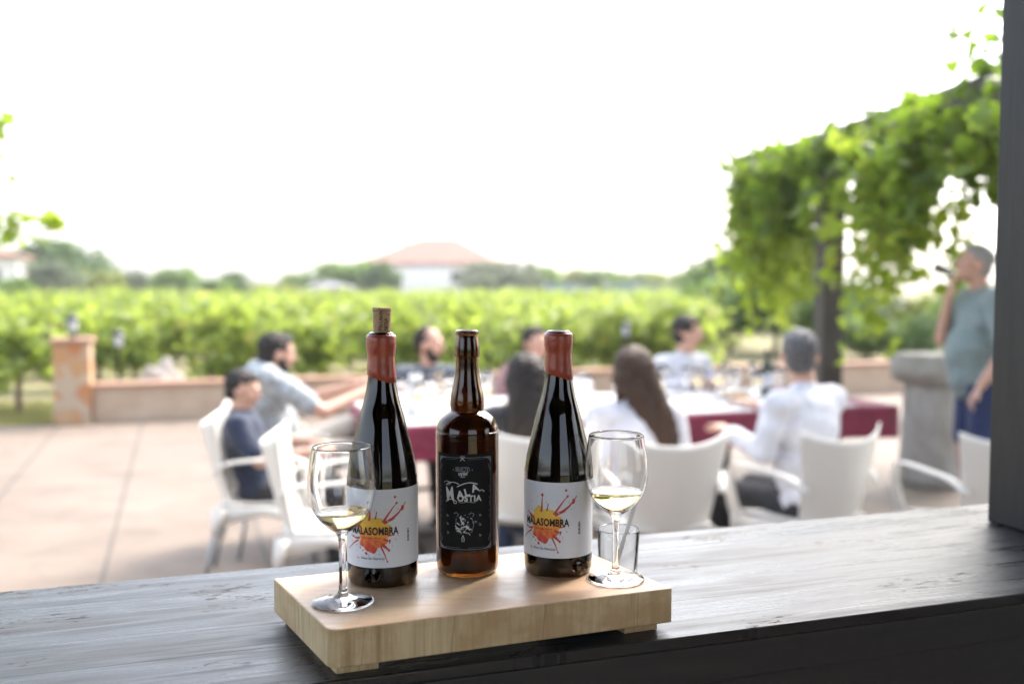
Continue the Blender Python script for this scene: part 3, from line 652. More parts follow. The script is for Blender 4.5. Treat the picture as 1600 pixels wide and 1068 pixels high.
def make_chair():
    root = empty('armchair')
    def back(u, v):
        s = u * 2 - 1; wv = .195 + .075 * v ** 1.3
        x = s * wv; y = -.205 - .115 * v - .01 * math.sin(v * 3) + (.05 + .045 * v) * s * s
        z = .405 + .435 * v + v ** 3 * (.055 * abs(s) ** 2.2 - .012)
        return (x, y, z)
    solid('backrest', *grid_mesh(back, 24, 16), .011, M['plastic'], root)
    def seat(u, v):
        s = u * 2 - 1; y = -.215 + .455 * v; z = .43 - .02 * math.sin(v * math.pi) * (1 - s * s) - (.035 * max(0, v - .85) / .15)
        return (s * (.20 + .035 * v), y, z + .012 * s * s)
    solid('seat', *grid_mesh(seat, 12, 12), .014, M['plastic'], root)
    for sg in (-1, 1):
        P = bez([(sg * .232, -.245, .60), (sg * .262, -.17, .655), (sg * .277, -.03, .672), (sg * .282, .12, .678), (sg * .280, .19, .665), (sg * .272, .215, .61), (sg * .255, .215, .50), (sg * .235, .20, .41)], 5)
        k = len(P) - 1; V_ = []
        for i, p in enumerate(P):
            t = i / k; tg = (P[min(i + 1, k)] - P[max(i - 1, 0)]).normalized()
            across = Vector((sg, 0, 0)) if t < .55 else Vector((sg * max(0, 1 - (t - .55) / .15), -max(0, min(1, (t - .55) / .15)) * 1.0, 0)).normalized()
            wd = .04 if t < .6 else .04 + .045 * (t - .6) / .4
            V_ += [p - across * wd / 2, p + across * wd / 2]
        solid('armrest', V_, [(2 * i, 2 * i + 1, 2 * i + 3, 2 * i + 2) for i in range(k)], .012, M['plastic'], root)
        # skirt under the seat, joins back and front
        V2 = [(sg * .212, -.225, .43), (sg * .22, -.225, .33), (sg * .225, .0, .43), (sg * .235, .0, .385), (sg * .243, .225, .42), (sg * .255, .215, .33)]
        solid('side_skirt', V2, [(0, 1, 3, 2), (2, 3, 5, 4)], .01, M['plastic'], root)
        for fr in (-1, 1):
            top = Vector((sg * .222, .20 if fr > 0 else -.215, .42)); bot = Vector((sg * .262, .235 if fr > 0 else -.30, .0))
            lg = MB().tube([top.lerp(bot, .2), bot], [.0125, .0115], 10).build('leg', M['alu'], root)
            MB().tube([top, top.lerp(bot, .2), top.lerp(bot, .30)], [.034, .024, .016], 10).build('leg_socket', M['plastic'], lg)
    return root
CH = make_chair()
def place_chair(first, x, y, hd, label):    # hd: degrees, + = turned to the left of straight ahead
    o_ = CH if first else copy_tree(CH)
    o_.location = (x, y, .0005); o_.rotation_euler = (0, 0, R(hd)); o_.scale = (.97, .97, .965); tag(o_, label, 'chair', 'white resin armchairs round the long table'); return o_
place_chair(True, -1.24, 4.98, -80, 'white armchair the boy in navy shirt is sitting in')
place_chair(False, -.80, 4.42, -82, 'empty white armchair in front of the boy, behind the corked bottle')
place_chair(False, .10, 4.70, 4, 'white armchair of the dark-haired woman, between amber bottle and uncorked bottle')
place_chair(False, .65, 4.50, 13, 'white armchair with its back to us under the brown-haired woman in white tee')
place_chair(False, 1.36, 4.62, 31, 'white armchair of the grey-haired man in white shirt, seen from behind')
place_chair(False, 2.13, 4.56, 15, 'empty white armchair partly hidden by the dark near post')
place_chair(False, -1.33, 5.68, -64, 'white armchair hidden under the reclining man in the pale patterned shirt')

# ------------------------------------------------------------------ long table
N0 = Vector((-.67, 5.08, 0)); TL, TW = 3.14, 1.12
def T(u, v, z=0): return N0 + U * u + V * v + Vector((0, 0, z))
tc_ = T(TL / 2, TW / 2)
tab = empty('dining_table', tuple(tc_), TH, 'long outdoor dining table under burgundy and white cloths', 'table')
MB().box((0, 0, .733), (TL - .04, TW - .04, .03)).build('tabletop', M['table_wood'], tab, False, bevel=.003)
for u_ in (-TL / 2 + .25, .42, TL / 2 - .25):
    mb = MB().tube([(u_, 0, .03), (u_, 0, .717)], [.042, .036], 12); mb.build('leg', M['table_wood'], tab)
    ft = MB(); ft.tube([(u_, -.36, .025), (u_, 0, .06), (u_, .36, .025)], [.02, .028, .02], 8); ft.tube([(u_ - .2, 0, .03), (u_ + .2, 0, .03)], .018, 8); ft.build('foot', M['table_wood'], tab)
    MB().tube([(u_ - .2, -.02, .30), (u_ + .2, .02, .30)], .014, 8).build('crossbar', M['table_wood'], tab)
def drape(name, hw, hd, z, drop, m, wav, label, cat):
    o_ = empty('x'); bpy.data.objects.remove(o_); V_ = []; F = []; K = 220; per = []
    for i in range(K):
        t = i / K * (4 * hw + 4 * hd)
        if t < 2 * hw: p = (-hw + t, -hd, 0, -1)
        elif t < 2 * hw + 2 * hd: p = (hw, -hd + t - 2 * hw, 1, 0)
        elif t < 4 * hw + 2 * hd: p = (hw - (t - 2 * hw - 2 * hd), hd, 0, 1)
        else: p = (-hw, hd - (t - 4 * hw - 2 * hd), -1, 0)
        per.append(p)
    V_.append((0, 0, z))
    for j, (dz__, ofs) in enumerate(((0, -.006), (-.004, 0), (-.03, .004), (-drop * .5, .008), (-drop, .012))):
        for i, (x, y, nx, ny) in enumerate(per):
            wv = wav * (abs(dz__) / drop) * (math.sin(i * .75) + .6 * math.sin(i * .31 + 1)); q = ofs + wv
            V_.append((x + nx * q, y + ny * q, z + dz__ + (.008 * math.sin(i * .2) * abs(dz__) / drop)))
    for i in range(K): F.append((0, 1 + i, 1 + (i + 1) % K))
    for j in range(4):
        for i in range(K): F.append((1 + j * K + i, 1 + (j + 1) * K + i, 1 + (j + 1) * K + (i + 1) % K, 1 + j * K + (i + 1) % K))
    o_ = mesh(name, V_, F, m); o_.location = tuple(tc_); o_.rotation_euler = (0, 0, TH); tag(o_, label, cat); return o_
drape('tablecloth', TL / 2 + .01, TW / 2 + .01, .7525, .19, M['tablecloth_red'], .008, 'burgundy tablecloth hanging over the edges of the long table', 'tablecloth')
o = MB().box((0, 0, 0), (2.86, TW - .02, .0025)).build('table_runner', M['tablecloth_white'], None, False); o.location = tuple(T(1.44, TW / 2, .7568)); o.rotation_euler = (0, 0, TH); tag(o, 'white paper runner spread over the burgundy cloth', 'runner')
TT = .7585
# table ware
def stem_glass(name='stemware'):
    t = empty(name)
    MB().lathe([(.0003, 0), (.034, 0), (.034, .002), (.006, .006), (.0045, .012), (.0045, .08), (.012, .085), (.03, .10), (.039, .125), (.039, .15), (.032, .195), (.030, .195), (.037, .15), (.037, .125), (.028, .102), (.0003, .09)], 20).build('glass', M['clear_glass'], t); return t
gl0 = stem_glass('wine_glass'); gl0['label'] = ''
gl1 = stem_glass('wine_glass')
MB().lathe([(.0003, .091), (.027, .1022), (.0362, .124), (.0362, .132), (.0003, .132)], 20).build('wine', M['wine'], gl1)
rnd = random.Random(21); spots = []
fixed = [(1.05, .25), (1.52, .2), (.75, .35), (2.2, .45), (2.45, .5), (1.9, .7), (.42, .3)]
for k in range(40):
    for _ in range(60):
        u_, v_ = rnd.uniform(.18, 2.75), rnd.uniform(.2, TW - .16)
        if all((u_ - a_) ** 2 + (v_ - b_) ** 2 > .018 for a_, b_ in spots): spots.append((u_, v_)); break
used0 = used1 = False
for k, (u_, v_) in enumerate(spots[:38]):
    full = k % 3 == 0
    if full: o_ = gl1 if not used1 else copy_tree(gl1); used1 = True
    else: o_ = gl0 if not used0 else copy_tree(gl0); used0 = True
    o_.location = tuple(T(u_, v_, TT)); o_.rotation_euler = (0, 0, rnd.random() * 6)
    tag(o_, 'stemmed glass with pale wine among those crowding the long table' if full else 'empty stemmed glass among those crowding the long table', 'wine glass', 'filled glasses on the long table' if full else 'empty glasses on the long table')
pl = empty('plate'); MB().lathe([(.0003, .0), (.06, .0), (.115, .014), (.116, .017), (.112, .017), (.06, .004), (.0003, .004)], 28).build('dish', M['porcelain'], pl)
for k, (u_, v_) in enumerate([(.45, .2), (1.02, .2), (1.62, .22), (2.25, .2), (2.7, .3), (.6, .9), (1.3, .92), (2.0, .9)]):
    o_ = pl if k == 0 else copy_tree(pl); o_.location = tuple(T(u_, v_, TT)); near = k < 5
    tag(o_, 'white round plate laid along the near side of the long table' if near else 'white round plate laid along the far side of the long table', 'plate', 'plates on the near side' if near else 'plates on the far side')
for k, (u_, v_) in enumerate([(.9, .55), (1.75, .5), (2.4, .62)]):
    t = empty('snack_platter', tuple(T(u_, v_, TT + .001)), 0, ('platter of yellow snacks behind the amber bottle', 'platter of snacks in the middle of the long table', 'platter of snacks at the end of the long table')[k], 'platter', 'platters of snacks')
    MB().lathe([(.0003, .0), (.09, .0), (.14, .012), (.141, .015), (.09, .004), (.0003, .004)], 28).build('dish', M['porcelain'], t)
    mb = MB()
    for q in range(19): mb.ell((.075 * math.cos(q * 2.4) * (q / 19) ** .5, .075 * math.sin(q * 2.4) * (q / 19) ** .5, .016), (.022, .018, .012), 8, 6)
    mb.build('food', M['food'], t)
gb = empty('wine_bottle'); MB().lathe([(.0003, 0), (.036, 0), (.038, .006), (.038, .19), (.03, .215), (.015, .235), (.0145, .29), (.016, .292), (.016, .302), (.0003, .302)], 28).build('glass_body', M['green_bottle'], gb)
MB().lathe([(.0384, .06), (.0386, .061), (.0386, .149), (.0384, .15)], 28).build('label', M['paper'], gb)
for k, ((u_, v_), lb) in enumerate(zip([(1.18, .72), (2.62, .62)], ['dark green bottle on the long table just right of the red wax neck', 'dark green bottle on the table near the pergola post'])):
    o_ = gb if k == 0 else copy_tree(gb); o_.location = tuple(T(u_, v_, TT)); tag(o_, lb, 'wine bottle', 'dark green bottles on the long table')
jg = empty('carafe', tuple(T(.26, .42, TT)), 0, 'white water carafe at the end of the table near the bearded man', 'carafe')
MB().lathe([(.0003, 0), (.05, 0), (.058, .01), (.058, .10), (.04, .16), (.028, .19), (.034, .22), (.031, .22), (.025, .19), (.0003, .18)], 28).build('vessel', M['porcelain'], jg)
MB().tube([(.05, 0, .13), (.09, 0, .15), (.09, 0, .08), (.055, 0, .04)], .007, 8).build('handle', M['porcelain'], jg)
for k, (u_, v_, lb) in enumerate([(1.45, .45, 'white folded napkin in front of the man in open white shirt'), (2.28, .33, 'white folded napkin beside the grey-haired man')]):
    mb = MB(); mb.box((0, 0, .004), (.2, .13, .006)); mb.box((.01, 0, .012), (.15, .12, .008), .1); o_ = mb.build('napkin', M['tablecloth_white'], None, False, bevel=.002); o_.location = tuple(T(u_, v_, TT + .0005)); o_.rotation_euler = (0, 0, .5 + k); tag(o_, lb, 'napkin')

# ------------------------------------------------------------------ people
M['skin'] = mat('skin', (.55, .32, .23), .5, Subsurface_Weight=.12); M['skin'].node_tree.nodes['Principled BSDF'].inputs['Subsurface Radius'].default_value = (.02, .008, .004)
n = N(M['skin']); n.l(n.ramp(n.noise(n.coord(), 25, 4), [(.3, (.50, .275, .195)), (.7, (.60, .36, .26))]), n.b.inputs['Base Color'])
M['eye'] = mat('eye_white', (.7, .68, .66), .2); M['iris'] = mat('dark_iris', (.03, .02, .015), .2); M['lip'] = mat('lip', (.42, .15, .12), .45)
def hair_mat(name, a, b, sz=2):
    m_ = mat(name, a, .5, Specular_IOR_Level=.3); n_ = N(m_); s = [160, 160, 160]; s[sz] = 6; f_ = n_.noise(n_.coord(tuple(s)), 1, 4)
    n_.l(n_.ramp(f_, [(.3, a), (.7, b)]), n_.b.inputs['Base Color']); n_.l(n_.bump(f_, .7, .006), n_.b.inputs['Normal']); return m_
M['hair_black'] = hair_mat('black_hair', (.012, .010, .010), (.03, .024, .02)); M['hair_brown'] = hair_mat('brown_hair', (.022, .011, .006), (.07, .034, .018))
M['hair_darkbrown'] = hair_mat('dark_brown_hair', (.010, .007, .006), (.028, .019, .015)); M['hair_grey'] = hair_mat('grey_hair', (.03, .03, .032), (.20, .20, .205)); M['hair_white'] = hair_mat('pale_grey_hair', (.2, .19, .19), (.42, .41, .4))
V3 = Vector
def person(loc, hd, label, J, shirt, pants, hair='short', hairm='hair_black', scale=1.0, fat=0, beard=None, head_yaw=0, head_pitch=0, sleeve='short', legs_len='long', skirt_v=.009, shoes=(.03, .03, .035), hang=None):
    """J: joints in the person's frame (+Y forward, +X their right)."""
    root = empty('person', loc, R(hd), label, 'person', None)
    j = {k: (V3(v) * scale) for k, v in J.items()}; s = scale
    b_ = MB()
    hip = j['hip']; chest = j['chest']; neck = j['neck']; head = j['head']
    spine = chest - hip; sp = spine.normalized(); yaw = math.atan2(0, 1)
    Mt = sp.to_track_quat('Z', 'Y').to_matrix()
    Mt = Matrix((Vector((1, 0, 0)), sp.cross(Vector((1, 0, 0))).normalized(), sp)).transposed()
    def E(mb, c, r, g=0, Mx=None): mb.ell(c, tuple(q * s + g for q in r), 18, 12, Mx if Mx is not None else Mt)
    mid = hip.lerp(chest, .45)
    def torso(mb, g):
        E(mb, hip, (.155 + fat * .03, .115 + fat * .04, .12), g); E(mb, mid + Mt @ V3((0, fat * .07, 0)), (.142 + fat * .045, .105 + fat * .085, .17), g)
        E(mb, chest, (.165 + fat * .02, .112 + fat * .03, .175), g)
        for sd_ in ('l', 'r'):
            mb.cone(chest.lerp(neck, .45), j['sh' + sd_], .075 * s + g, .058 * s + g)
    torso(b_, 0)
    b_.cone(chest.lerp(neck, .6), head.lerp(neck, .45), .062 * s, .054 * s)
    # limbs
    def arm(mb, sd_, g=0, upto=2):
        a, e, w_ = j['sh' + sd_], j['el' + sd_], j['wr' + sd_]
        if upto == 1: mb.cone(a, a.lerp(e, .72), .054 * s + g, .047 * s + g * 1.5)
        else: mb.cone(a, e, .05 * s + g, .040 * s + g)
        if upto == 2: mb.cone(e, w_, .040 * s + g, .026 * s + g)
        if upto == 1.5: mb.cone(e, e.lerp(w_, .85), .040 * s + g, .033 * s + g)
    def hand(mb, sd_):
        e, w_ = j['el' + sd_], j['wr' + sd_]; d = (w_ - e).normalized()
        pn = j.get('pn' + sd_, V3((0, 0, -1))); pn = (pn - d * pn.dot(d)).normalized(); ac = d.cross(pn)
        curl = J.get('curl' + sd_, V3((.5, 0, 0)))[0] if ('curl' + sd_) in J else .5
        MH = Matrix((ac, d, pn)).transposed(); mb.ell(w_ + d * .045 * s, (.040 * s, .05 * s, .016 * s), 14, 10, MH)
        sgn = 1 if sd_ == 'l' else -1
        for k, (o_, L) in enumerate(((-.031, .062), (-.0105, .072), (.0105, .068), (.031, .052))):
            o_ *= -sgn; p0 = w_ + d * .085 * s + ac * o_ * s; p1 = p0 + (d * math.cos(curl * .7) + pn * math.sin(curl * .7) + ac * o_ * 2.2).normalized() * L * .5 * s
            p2 = p1 + (d * math.cos(curl * 2) + pn * math.sin(curl * 2)).normalized() * L * .5 * s
            mb.cone(w_ + d * .05 * s + ac * o_ * .8 * s, p0, .011 * s, .0095 * s, 8); mb.cone(p0, p1, .0092 * s, .0085 * s, 8); mb.cone(p1, p2, .0085 * s, .007 * s, 8)
        th = w_ + d * .03 * s + ac * sgn * .030 * s; t1 = th + (d * .6 + ac * sgn * .8 + pn * .35).normalized() * .035 * s; t2 = t1 + (d + ac * sgn * .15 + pn * .3).normalized() * .03 * s
        mb.cone(w_ + d * .02 * s + ac * sgn * .015 * s, th, .015 * s, .013 * s, 8); mb.cone(th, t1, .012 * s, .0105 * s, 8); mb.cone(t1, t2, .0105 * s, .0085 * s, 8)
    for sd_ in 'lr': arm(b_, sd_); hand(b_, sd_)
    for sd_, sg in (('l', -1), ('r', 1)):
        h_ = hip + Mt @ V3((sg * .085 * s, 0, -.02 * s)) if True else hip; kn, an = j['kn' + sd_], j['an' + sd_]
        b_.cone(h_, kn, .082 * s, .056 * s); b_.cone(kn, an, .055 * s, .036 * s)
    # head
    Rz = Matrix.Rotation(R(head_yaw), 3, 'Z') @ Matrix.Rotation(R(head_pitch), 3, 'X')
    def HE(mb, c, r, Mx=None): mb.ell(head + Rz @ (V3(c) * s), tuple(q * s for q in r), 20, 14, (Rz @ Mx) if Mx is not None else Rz)
    HE(b_, (0, -.008, .028), (.076, .096, .092)); HE(b_, (0, .022, -.03), (.060, .068, .078)); HE(b_, (0, .045, -.078), (.030, .034, .026))
    HE(b_, (0, .078, .034), (.052, .018, .013)); b_.cone(head + Rz @ (V3((0, .088, .022)) * s), head + Rz @ (V3((0, .108, -.012)) * s), .008 * s, .0135 * s, 10)
    for sg in (-1, 1):
        HE(b_, (sg * .010, .098, -.014), (.009, .011, .008)); HE(b_, (sg * .044, .062, -.012), (.024, .022, .02)); HE(b_, (sg * .077, -.004, -.002), (.009, .020, .032)); HE(b_, (sg * .03, .072, .012), (.018, .016, .013))
    HE(b_, (0, .084, -.046), (.022, .012, .009))
    body = b_.remesh('body', M['skin'], root, .0062 if scale > .8 else .0055, 2)
    for sg in (-1, 1):
        mb = MB(); HE(mb, (sg * .031, .0805, .012), (.0125, .0095, .0085)); e_ = mb.build('eye', M['eye'], root)
        mb = MB(); HE(mb, (sg * .031, .0885, .012), (.005, .0028, .005)); mb.build('iris', M['iris'], e_)
        mb = MB(); HE(mb, (sg * .033, .091, .034), (.018, .006, .0042)); mb.build('eyebrow', M[hairm], root)
    mb = MB(); HE(mb, (0, .0945, -.0425), (.019, .005, .0035)); HE(mb, (0, .0935, -.0495), (.016, .005, .004)); mb.build('lips', M['lip'], root)
    # clothes
    g = skirt_v + .004
    c_ = MB(); torso(c_, g)
    for sd_ in 'lr': arm(c_, sd_, g, {'short': 1, 'long': 1.5}[sleeve])
    c_.cone(chest.lerp(neck, .55), chest.lerp(neck, .92), .07 * s + g, .06 * s + g * .3)
    if hang: c_.cone(hip + V3((0, fat * .05, 0)), hip + V3((0, fat * .05, hang)), .15 * s, .155 * s)
    sh_ = c_.remesh('shirt', shirt, root, .011, 3)
    for v_ in sh_.data.vertices:
        q = v_.co; v_.co += v_.normal * (.011 * NZ.noise(Vector((q.x * 7, q.y * 7, q.z * 13)) + Vector((len(label), 0, 0))) + .008 * abs(NZ.noise(q * 19)))
    p_ = MB(); E(p_, hip + V3((0, 0, -.02 * s)), (.155 + fat * .03, .115 + fat * .04, .115), .012)
    for sd_, sg in (('l', -1), ('r', 1)):
        h_ = hip + Mt @ V3((sg * .085 * s, 0, -.02 * s)); kn, an = j['kn' + sd_], j['an' + sd_]
        if legs_len == 'long': p_.cone(h_, kn, .095 * s, .070 * s); p_.cone(kn, kn.lerp(an, .93), .070 * s, .050 * s)
        else: p_.cone(h_, h_.lerp(kn, .82), .098 * s, .083 * s)
    p_.remesh('shorts' if legs_len != 'long' else 'trousers', pants, root, .012, 3)
    sm = mat('shoe_leather', shoes, .6)
    for sd_ in 'lr':
        an = j['an' + sd_]; to = j.get('to' + sd_, an + V3((0, .17, -.05))); mb = MB(); mb.cone(an + (an - to).normalized() * .03 * s + V3((0, 0, -.035 * s)), to, .042 * s, .034 * s); mb.remesh('shoe', sm, root, .009, 2)
    # hair
    hm = M[hairm]; h_ = MB()
    if hair in ('short', 'grey'):
        HE(h_, (0, -.022, .043), (.081, .094, .085)); HE(h_, (0, .028, .090), (.052, .048, .029)); HE(h_, (0, -.048, -.012), (.068, .054, .062))
    elif hair == 'buzz':
        HE(h_, (0, -.022, .034), (.079, .087, .088)); HE(h_, (0, -.045, -.005), (.066, .054, .055))
    elif hair == 'long':
        HE(h_, (0, -.018, .040), (.098, .112, .096)); HE(h_, (0, -.05, -.02), (.098, .085, .10)); sway = J.get('sway', (0, 0)); P = []
        bx = [head + V3((0, -.055, .03)) * s, head + V3((sway[0] * .15, -.085, -.08)) * s, head + V3((sway[0] * .5, -.115, -.19)) * s, head + V3((sway[0] * .8, -.13, -.29)) * s, head + V3((sway[0], -.125, -.39 - sway[1])) * s]
        rd = [.088, .092, .086, .072, .044]
        for i in range(4):
            for o_ in (-.35, .35): h_.cone(bx[i] + V3((o_ * rd[i], 0, 0)), bx[i + 1] + V3((o_ * rd[i + 1], 0, 0)), rd[i] * .72 * s, rd[i + 1] * .72 * s, 14)
        for sg in (-1, 1): h_.cone(head + V3((sg * .07, -.01, .03)) * s, head + V3((sg * .078, -.02, -.15)) * s, .028 * s, .02 * s)
    hh_ = h_.remesh('hair', hm, root, .0095, 1)
    nt_ = random.Random(len(label))
    for v_ in hh_.data.vertices:
        q = v_.co; v_.co += v_.normal * s * ((.007 if hair != 'long' else .008) * NZ.noise(q * 28) + .006 * NZ.noise(q * 70))
    for v_ in hh_.data.vertices:
        v_.co += v_.normal * (.0035 * s * math.sin(v_.co.x * 190 + 1.3 * math.sin(v_.co.z * 25)) * math.sin(v_.co.y * 150 + 2) + (nt_.uniform(-.003, .004) if hair != 'long' else 0))
    if beard:
        mb = MB(); HE(mb, (0, .040, -.074), (.050 * beard, .048, .040 * beard)); HE(mb, (0, .030, -.052), (.0625, .05, .042))
        for sg in (-1, 1): HE(mb, (sg * .052, .015, -.03), (.014, .03, .035))
        HE(mb, (0, .094, -.0355), (.024, .008, .006)); bo = mb.remesh('beard', hm, root, .006, 1)
    return root
# a seated skeleton; hands given per person
def seat_J(lean=-.04, zs=.53, **k):
    J = dict(hip=(0, -.02, zs), chest=(0, -.02 + lean * 1.2, zs + .36), neck=(0, -.02 + lean * 1.5, zs + .53), head=(0, lean * 1.5 + .01, zs + .665),
             shl=(-.185, -.02 + lean * 1.3, zs + .46), shr=(.185, -.02 + lean * 1.3, zs + .46), ell=(-.24, .06, zs + .20), elr=(.24, .06, zs + .20),
             wrl=(-.17, .28, zs + .24), wrr=(.17, .28, zs + .24), knl=(-.11, .42, zs - .01), knr=(.11, .42, zs - .01), anl=(-.12, .43, .09), anr=(.12, .43, .09),
             tol=(-.13, .60, .04), tor=(.13, .60, .04))
    J.update(k); return J
SH = {}
SH['navy'] = cloth_mat('navy_tee_cloth', (.012, .022, .055)); SH['black'] = cloth_mat('black_trouser_cloth', (.015, .015, .018)); SH['patt'] = cloth_mat('pale_patterned_shirt', (.42, .47, .50), (.5, .53, .54), pat=38)
SH['khaki'] = cloth_mat('pale_stone_shorts', (.52, .49, .43)); SH['check'] = cloth_mat('dark_checked_shirt', (.09, .11, .14), (.2, .22, .25), pat=24); SH['white'] = cloth_mat('white_shirt_cloth', (.72, .72, .77)); SH['white2'] = cloth_mat('white_tee_cloth', (.74, .73, .78))
SH['teal'] = cloth_mat('teal_tee_cloth', (.17, .225, .22), (.21, .265, .26)); SH['blue'] = cloth_mat('blue_shorts_cloth', (.02, .035, .11)); SH['dark'] = cloth_mat('charcoal_top', (.03, .028, .03)); SH['jean'] = cloth_mat('blue_jeans', (.04, .06, .12)); SH['pink'] = cloth_mat('faded_pink_top', (.4, .22, .22))
person((-1.27, 5.02, 0), -84, 'boy with short dark hair in navy t-shirt sitting slouched in a white armchair', seat_J(-.09, .52, ell=(-.25, .0, .76), elr=(.25, .02, .73), wrl=(-.16, .26, .77), wrr=(.19, .29, .77), head=(0, -.11, 1.105), neck=(0, -.13, .98), chest=(0,-.10,.82), shl=(-.18,-.12,.92), shr=(.18,-.12,.92)), SH['navy'], SH['black'], 'short', 'hair_black', .86, head_yaw=-2, head_pitch=-14)
# the reclining man: crossed leg, arms reaching to the table end
person((-1.27, 5.66, 0), -68, 'bearded dark-haired man in pale patterned shirt leaning back, legs crossed, arms reaching to table', seat_J(-.10, .52, ell=(-.22, .14, .80), elr=(.25, .14, .78), wrl=(-.12, .42, .89), wrr=(.10, .44, .88), knl=(-.08, .43, .66), anl=(.12, .62, .56), tol=(.16, .76, .66), head=(0, -.07, 1.09), neck=(0, -.12, .965), knr=(.11, .42, .52)), SH['patt'], SH['khaki'], 'short', 'hair_black', 1.0, beard=.95, head_yaw=4, head_pitch=-10, legs_len='short')
person(tuple(T(.56, 1.42)), 176, 'bald man with full dark beard in checked shirt on far side, behind the amber bottle', seat_J(.02, .44, ell=(-.24, .12, .68), elr=(.24, .12, .68), wrl=(-.1, .30, .80), wrr=(.12, .32, .80)), SH['check'], SH['dark'], 'buzz', 'hair_darkbrown', .98, beard=1.2, head_yaw=84, head_pitch=-6)
person(tuple(T(1.30, 1.42)), 190, 'person in pink top at the far side, mostly hidden behind the uncorked bottle', seat_J(0, .44, wrl=(-.1, .30, .80), wrr=(.12, .32, .80)), SH['pink'], SH['dark'], 'short', 'hair_darkbrown', .97, head_yaw=30)
person((.08, 4.80, 0), 0, 'woman with long very dark hair seated with her back to us, left of uncorked bottle', seat_J(.03, .43, wrl=(-.1, .42, .79), wrr=(.1, .42, .79), sway=(-.05, .0)), SH['dark'], SH['jean'], 'long', 'hair_darkbrown', .94, head_yaw=-40, head_pitch=-4)
person((.60, 4.68, 0), 12, 'woman with long straight brown hair in white tee, seated with back to us', seat_J(.05, .43, wrl=(-.12, .42, .79), wrr=(.12, .42, .79), sway=(.14, .02)), SH['white2'], SH['jean'], 'long', 'hair_brown', .97, head_yaw=-25, head_pitch=-6)
person(tuple(T(2.29, 1.42)), 215, 'dark-haired man in open white shirt leaning in at the far side, face turned right', seat_J(.13, .45, ell=(-.25, .2, .76), elr=(.26, .2, .76), wrl=(-.1, .38, .80), wrr=(.12, .36, .80)), SH['white'], SH['dark'], 'short', 'hair_black', 1.02, head_yaw=48, head_pitch=-6, sleeve='long')
person((1.41, 4.70, 0), 35, 'grey-haired man in white shirt and black trousers seen from behind in armchair', seat_J(.03, .435, ell=(-.24, .06, .68), elr=(.23, .10, .74), wrl=(-.20, .30, .74), wrr=(.1, .40, .83)), SH['white'], SH['black'], 'short', 'hair_grey', 1.04, fat=.25, head_yaw=-50, sleeve='long')
st_J = dict(hip=(0, 0, .93), chest=(0, -.01, 1.28), neck=(0, .0, 1.46), head=(0, .045, 1.595), shl=(-.2, -.01, 1.40), shr=(.2, -.01, 1.40), ell=(-.29, -.02, 1.10), elr=(.17, .16, 1.15), wrl=(-.26, .10, .90), wrr=(.05, .165, 1.42),
            knl=(-.11, .02, .49), knr=(.11, .02, .49), anl=(-.12, -.02, .09), anr=(.12, -.02, .09), tol=(-.14, .15, .04), tor=(.14, .15, .04), pnr=(-.3, -1, 0))
person((2.80, 5.95, 0), 88, 'stout grey-haired man in teal t-shirt and blue shorts standing and drinking by post', st_J, SH['teal'], SH['blue'], 'short', 'hair_white', 1.0, fat=.55, head_pitch=10, legs_len='short', hang=.06)
cp = MB().lathe([(.0003, 0), (.024, 0), (.032, .11), (.030, .11), (.022, .006), (.0003, .006)], 24).build('drinking_glass', M['clear_glass']); cp.location = (2.66, 5.93, 1.60); cp.rotation_euler = (0, R(-70), 0); tag(cp, 'clear glass raised to the mouth of the standing man', 'glass')
cp.location = (2.625, 5.95, 1.55)

# ------------------------------------------------------------------ wall, pillar, lanterns, stone column
wall = empty('garden_wall', tuple(W(0, 0)), TH, 'low pinkish rendered garden wall with coping running behind the table', 'wall')
MB().box((7.24, .11, .185), (14.57, .20, .37)).build('wall_face', M['wallmat'], wall, False, bevel=.004)
MB().box((7.24, .11, .393), (14.572, .26, .045)).build('coping', M['coping'], wall, False, bevel=.006)
pil = empty('gate_pillar', tuple(W(-.24, .1)), TH, 'square ochre stone pillar with flat cap carrying a lantern at the wall end', 'pillar')
MB().box((0, 0, .43), (.36, .36, .86)).build('shaft', M['stone'], pil, False, bevel=.01); MB().box((0, 0, .883), (.42, .42, .045)).build('cap', M['coping'], pil, False, bevel=.006)
def lantern(loc, h0, label):
    t = empty('lantern', loc, .3, label, 'lantern', 'small garden lanterns along the wall')
    MB().lathe([(.0003, 0), (.05, 0), (.05, .015), (.016, .03), (.016, h0), (.05, h0 + .015), (.05, h0 + .025), (.0003, h0 + .025)], 20).build('post', M['lamp_metal'], t)
    MB().lathe([(.04, h0 + .025), (.055, h0 + .15), (.0003, h0 + .15)], 8).build('shade', M['lamp_glass'], t)
    cg = MB()
    for k in range(6):
        a_ = k * math.pi / 3; cg.tube([(.042 * math.cos(a_), .042 * math.sin(a_), h0 + .02), (.058 * math.cos(a_), .058 * math.sin(a_), h0 + .152)], .004, 6)
    cg.build('cage', M['lamp_metal'], t)
    MB().lathe([(.07, h0 + .15), (.072, h0 + .16), (.03, h0 + .205), (.012, h0 + .21), (.012, h0 + .235), (.0003, h0 + .24)], 20).build('cap', M['lamp_metal'], t)
lantern(tuple(W(-.24, .1, .907)), .04, 'small black lantern on top of the stone pillar')
lantern(tuple(W(.17, .6, 0)), .75, 'small pale lantern on a thin post just right of the pillar')
lantern(tuple(W(6.15, .11, .417)), .38, 'small lantern on the wall above the brown-haired woman')
sc_ = empty('stone_column', (3.13, 7.35, 0), .2, 'weathered grey stone column with a broad slab cap behind the standing man', 'column')
